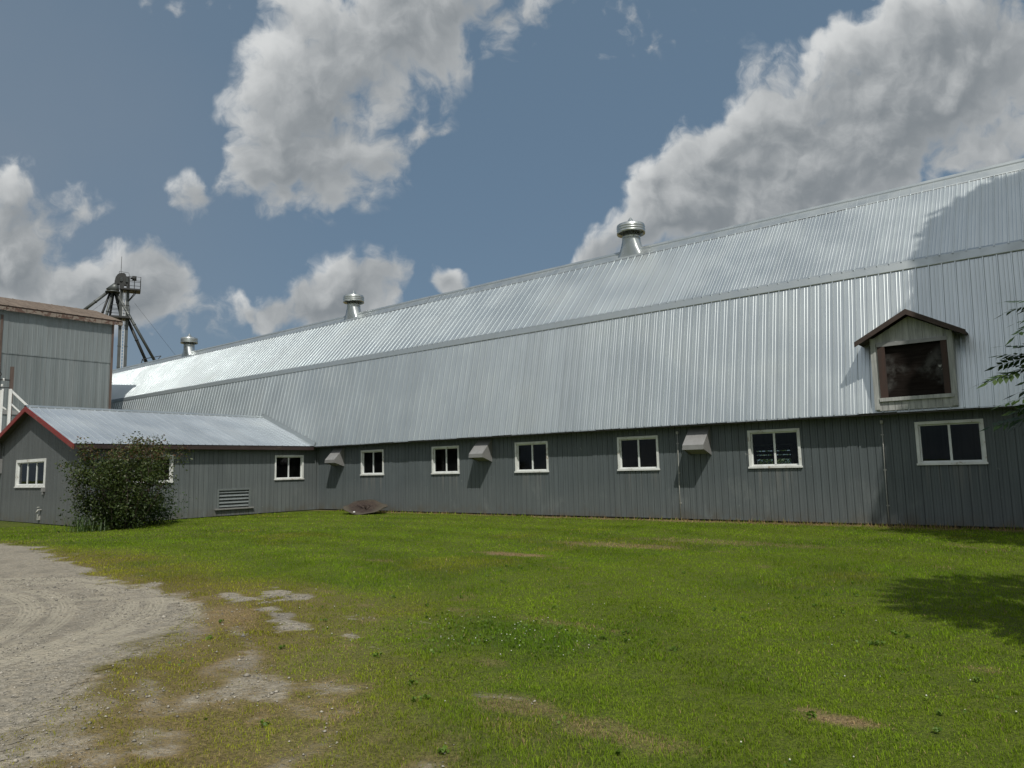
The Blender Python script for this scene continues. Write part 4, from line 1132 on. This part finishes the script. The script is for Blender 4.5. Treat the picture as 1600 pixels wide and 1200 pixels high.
    o['kind'] = 'stuff'; tag(o, 'mown green lawn with yellowed and dry patches', 'grass')
    print('grass blades verts', nv)
grass()

def clover():
    """white clover: flower heads and broad leaves in patches"""
    n_ = 9000; x = RNG.uniform(-8.5, 0, n_); y = RNG.uniform(2.6, 9.0, n_)
    f = np.maximum(sst(ell(x, y, -4.7, 5.9, 1.4, .75), 1.3, .4), .10*sst(fbm(x,y,91,1.2,3), .5, .62))
    gr = masks(x, y)[0]; k = (RNG.uniform(size=n_) < f) & (gr < .1); x, y = x[k], y[k]
    nf = len(x)
    wx_ = RNG.uniform(-8,.2,70); wy_ = RNG.uniform(2.8,11,70); ok = masks(wx_, wy_)[0] < .3; wx_, wy_ = wx_[ok], wy_[ok]
    rad_ = np.repeat(RNG.uniform(.015,.055,len(wx_)), 16); ang_ = RNG.uniform(0,2*np.pi,len(rad_))
    x = np.concatenate([x, np.repeat(wx_,16)+rad_*np.cos(ang_)*RNG.uniform(.2,1,len(rad_))]); y = np.concatenate([y, np.repeat(wy_,16)+rad_*np.sin(ang_)*RNG.uniform(.2,1,len(rad_))])
    C = np.stack([x, y, gz(x,y)+RNG.uniform(.012,.034,len(x))], 1)
    o = leaves(C, np.concatenate([RNG.uniform(.018,.034,nf), RNG.uniform(.016,.036,len(x)-nf)]), np.clip(RNG.normal(.55,.2,len(x)),0,1), 'clover', leaf_mat('clover_leaf', [(.055,.115,.014),(.105,.185,.022),(.17,.24,.035)], .35), None, 0, .95)
    o['kind'] = 'stuff'; tag(o, 'broad-leaved clover among the lawn grass', 'clover')
    fl_ = MB(); sel = RNG.choice(nf, 90, replace=False)
    for i in sel:
        r_ = random.uniform(.0035,.0065); fl_.lathe((x[i],y[i],C[i,2]+.012), [(.001,-r_*.7),(r_,-.2*r_),(r_*.9,r_*.5),(.001,r_)], 6)
    o = fl_.build('clover_flowers', plain('clover_white', (.62,.62,.52), .8), None, fix=False)
    o['kind'] = 'stuff'; tag(o, 'small white clover flower heads dotted over the lawn', 'flowers')
clover()

def pebbles():
    n_ = 36000; rr = np.sqrt(RNG.uniform(3.0**2, 15**2, n_)); aa = RNG.uniform(-R(42)-R(38.4), R(10)-R(38.4), n_)
    x = rr*np.sin(aa); y = rr*np.cos(aa); gr = masks(x, y)[0]
    k = RNG.uniform(size=n_) < gr*(.25+.75*sst(fbm(x,y,97,.9,3), .42, .6)); x, y = x[k], y[k]; n_ = len(x)
    s = RNG.gamma(2.0, .0021, n_)+.0028; s = s*(1+.05*np.hypot(x,y)); rot = RNG.uniform(0,2*np.pi,n_)
    base = np.array([[1,0,0],[.2,.9,0],[-.9,.3,0],[-.3,-.8,0],[.1,0,.55],[0,0,-.3]])
    V = np.empty((n_,6,3)); jit = RNG.uniform(.7,1.25,(n_,6,1)); b = base[None]*jit
    c, sn = np.cos(rot)[:,None], np.sin(rot)[:,None]
    V[:,:,0] = x[:,None] + (b[:,:,0]*c-b[:,:,1]*sn)*s[:,None]; V[:,:,1] = y[:,None] + (b[:,:,0]*sn+b[:,:,1]*c)*s[:,None]
    V[:,:,2] = (gz(x,y)+.006)[:,None] + b[:,:,2]*s[:,None]
    bi = np.arange(n_)[:,None]*6
    F = np.concatenate([bi+[0,1,4], bi+[1,2,4], bi+[2,3,4], bi+[3,0,4], bi+[1,0,5], bi+[2,1,5], bi+[3,2,5], bi+[0,3,5]], 1).ravel()
    m = leaf_mat('pebble', [(.13,.125,.11),(.26,.24,.20),(.42,.39,.33)], 0.0, .85)
    o = mesh_np('gravel', V.reshape(-1,3), F, [(n_*8,3)], m, None, np.repeat(RNG.uniform(0,1,n_), 6))
    o['kind'] = 'stuff'; tag(o, 'loose grey and tan pebbles on the driveway', 'gravel')
pebbles()

# ------------------------------------------------------------------ sun, sky and clouds
SUN = Vector((.43,-.40,.81)).normalized()
sd_ = bpy.data.lights.new('sun', 'SUN'); sd_.energy = 3.5; sd_.angle = R(.53); sd_.color = (1.0,.955,.88)
so = bpy.data.objects.new('sun', sd_); COL.objects.link(so); so.rotation_euler = (-SUN).to_track_quat('-Z', 'Y').to_euler()

def world():
    w = bpy.data.worlds.new('World'); scene.world = w; w.use_nodes = True
    nt = w.node_tree; nt.nodes.clear(); g = G(nt)
    out = g.n('ShaderNodeOutputWorld'); bg = g.n('ShaderNodeBackground'); nt.links.new(bg.outputs[0], out.inputs[0])
    sky = g.n('ShaderNodeTexSky', sky_type='NISHITA'); sky.sun_disc = False
    sky.sun_elevation = math.asin(SUN.z); sky.sun_rotation = math.atan2(SUN.x, SUN.y)
    sky.air_density = 1.0; sky.dust_density = 1.6; sky.ozone_density = 1.0; sky.altitude = 100
    dirv = g.n('ShaderNodeTexCoord').outputs['Generated']
    # directions of the sky written as tangent-plane coordinates about one fixed compass bearing
    # (bearing 38.4 deg left of +Y, 6.7 deg up); clouds live on the celestial sphere
    dx_ = g.vmath('DOT_PRODUCT', dirv, tuple(Rr)); dy_ = g.vmath('DOT_PRODUCT', dirv, tuple(Ur)); dz_ = g.vmath('DOT_PRODUCT', dirv, tuple(Fw))
    dzc = g.math('MAXIMUM', dz_, .12)
    u = g.math('DIVIDE', dx_, dzc); v = g.math('DIVIDE', dy_, dzc)
    # cumulus: (bearing, height, half-width, half-height, turn, weight) in tangent units/1128*px
    B = [(640,25,180,70,0,1.0),(545,110,118,85,.2,1.0),(488,200,110,95,.3,1.0),(455,268,110,62,.2,.9),(310,312,66,34,.1,.85),(625,250,80,30,-.7,.42),(760,5,130,30,0,.6),(675,215,40,22,-.6,.35),
         (925,393,75,30,-.3,1.0),(1025,325,95,52,-.5,1.0),(1130,268,110,75,-.5,1.05),(1260,215,160,105,-.5,1.1),(1400,145,170,105,-.5,1.15),(1530,70,160,100,-.5,1.15),(1240,318,150,50,-.25,.95),(1420,260,120,40,-.2,.45),(1590,225,60,50,-.2,.6),(1100,330,80,45,0,.8),
         (32,350,100,75,0,1.6),(0,415,75,40,0,1.0),(130,455,85,36,-.1,1.05),(230,415,50,42,-.5,1.3),(190,485,95,45,0,.9),(290,530,55,25,0,.5),
         (440,472,80,34,.1,1.15),(565,445,78,36,-.2,1.35),(490,498,130,30,0,.9),(708,440,24,24,0,1.2),
         (1000,45,115,55,-.2,.60),(270,14,85,26,0,.5)]
    P = g.comb(u, v, 0.0)
    warp = g.noise(P, 5.5, 4, .6, 0, '2D', 1)
    Pw = g.vmath('ADD', P, g.vmath('SCALE', g.vmath('SUBTRACT', warp, (.5,.5,.5)), None, .085))
    acc = None; accL = None
    for cx, cy, rx, ry, ro, wt in B:
        c_, s_ = math.cos(ro), math.sin(ro); ax = 1128.13/(rx*1.27); ay = 1128.13/(ry*1.27)
        # rotate, scale and shift in one mapping
        mp = g.n('ShaderNodeMapping', vector_type='TEXTURE')
        g.put(mp.inputs[0], Pw); g.put(mp.inputs['Location'], ((cx-800)/1128.13, (600-cy)/1128.13, 0)); g.put(mp.inputs['Rotation'], (0,0,-ro)); g.put(mp.inputs['Scale'], (1/ax, 1/ay, 1.0))
        e = g.math('MULTIPLY', g.math('EXPONENT', g.math('MULTIPLY', g.vmath('DOT_PRODUCT', mp.outputs[0], mp.outputs[0]), -1.4)), wt)
        l = g.math('MULTIPLY', g.vmath('DOT_PRODUCT', mp.outputs[0], (-.55*c_-.8*s_*0, .8*c_, 0)), e)
        acc = e if acc is None else g.math('ADD', acc, e)
        accL = l if accL is None else g.math('ADD', accL, l)
    side = g.math('DIVIDE', accL, g.math('ADD', acc, .05))
    acc = g.math('DIVIDE', acc, g.math('ADD', 1.0, g.math('MULTIPLY', acc, .25)))
    def nz(vec):
        f1 = g.noise(vec, 7.0, 8, .61, 0, '2D'); vo = g.voro(vec, 14.0, dims='2D'); vo2 = g.voro(vec, 34.0, dims='2D')
        puff = g.math('ADD', g.math('MULTIPLY', g.math('SUBTRACT', .45, vo), .55), g.math('MULTIPLY', g.math('SUBTRACT', .45, vo2), .26))
        return g.math('ADD', g.math('MULTIPLY', g.math('SUBTRACT', f1, .5), 2.0), puff)
    N0 = nz(Pw); N1 = nz(g.vmath('ADD', Pw, (-.017,.026,0)))
    D0 = g.math('ADD', acc, g.math('MULTIPLY', N0, g.ramp(acc, .02, .45, .12, 1.0)))
    front = g.ramp(dz_, .22, .42)
    alpha = g.math('MULTIPLY', g.ramp(D0, .36, .84), front)
    thick = g.ramp(g.math('ADD', acc, g.math('MULTIPLY', N0, .55)), .38, 1.22)
    lit = g.ramp(g.math('ADD', g.math('MULTIPLY', g.math('SUBTRACT', N0, N1), .60), g.math('MULTIPLY', side, .45)), -.28, .62)
    bright = g.math('ADD', g.math('MULTIPLY', g.math('SUBTRACT', 1.0, thick), .50), g.math('MULTIPLY', lit, .70), clamp=True)
    sh = g.mix(bright, (2.2,2.45,2.66), (6.5,6.65,6.65))
    vec3 = g.mapping(dirv, (1,1,2.2)); b1 = g.noise(vec3, 2.6, 7, .58); b2 = g.noise(vec3, 2.6, 3, .5)
    a_b = g.math('MULTIPLY', g.ramp(b1, .36, .56), g.math('SUBTRACT', 1.0, front))
    glow = g.math('POWER', g.math('MAXIMUM', g.vmath('DOT_PRODUCT', dirv, tuple(SUN)), 0.0), 3.0)
    sb = g.mix(g.ramp(b2, .45, .7), (5.2,5.4,5.5), (3.3,3.6,3.8))
    sb = g.mix(g.ramp(g.sep(dirv)[2], .16, .50, .70, 0), sb, (1.9,2.15,2.35))
    sb = g.mix(glow, sb, (8.6,8.7,8.5))
    base = g.mix(SKY_MIX, sky.outputs[0], SKY_TINT)
    hz = g.sep(dirv)[2]
    # pale veil of high thin cloud in the upper left of the view
    veil = g.math('MULTIPLY', g.math('MULTIPLY', g.ramp(u, -.15, -.75), g.ramp(g.noise(P, 2.2, 4, .5), .3, .7, .4, 1)), front)
    base = g.mix(g.math('MULTIPLY', veil, .42), base, (2.4,2.75,3.15))
    c = g.mix(alpha, base, sh); c = g.mix(a_b, c, sb)
    w.cycles.sampling_method = 'MANUAL'; w.cycles.sample_map_resolution = 256
    nt.links.new(c, bg.inputs[0]); bg.inputs[1].default_value = SKY_STR
SKY_MIX = 0.78; SKY_TINT = (1.26,1.95,2.70); SKY_STR = .10
world()

cd = bpy.data.cameras.new('camera'); cam = bpy.data.objects.new('camera', cd); COL.objects.link(cam)
cd.sensor_width = 36; cd.lens = CAM_F/1600*36; cd.clip_end = 5000; cd.clip_start = .05
mt = Matrix((Rr, Ur, -Fw)).transposed().to_4x4(); mt.translation = (0,0,1.66); cam.matrix_world = mt
scene.camera = cam
scene.view_settings.view_transform = 'Standard'; scene.view_settings.look = 'None'
scene.view_settings.exposure = 0.0; scene.view_settings.gamma = 1.0
scene.cycles.max_bounces = 8; scene.cycles.transparent_max_bounces = 12
scene.cycles.use_denoising = True; scene.cycles.denoiser = 'OPENIMAGEDENOISE'; scene.cycles.denoising_input_passes = 'RGB_ALBEDO_NORMAL'
scene.render.film_transparent = False
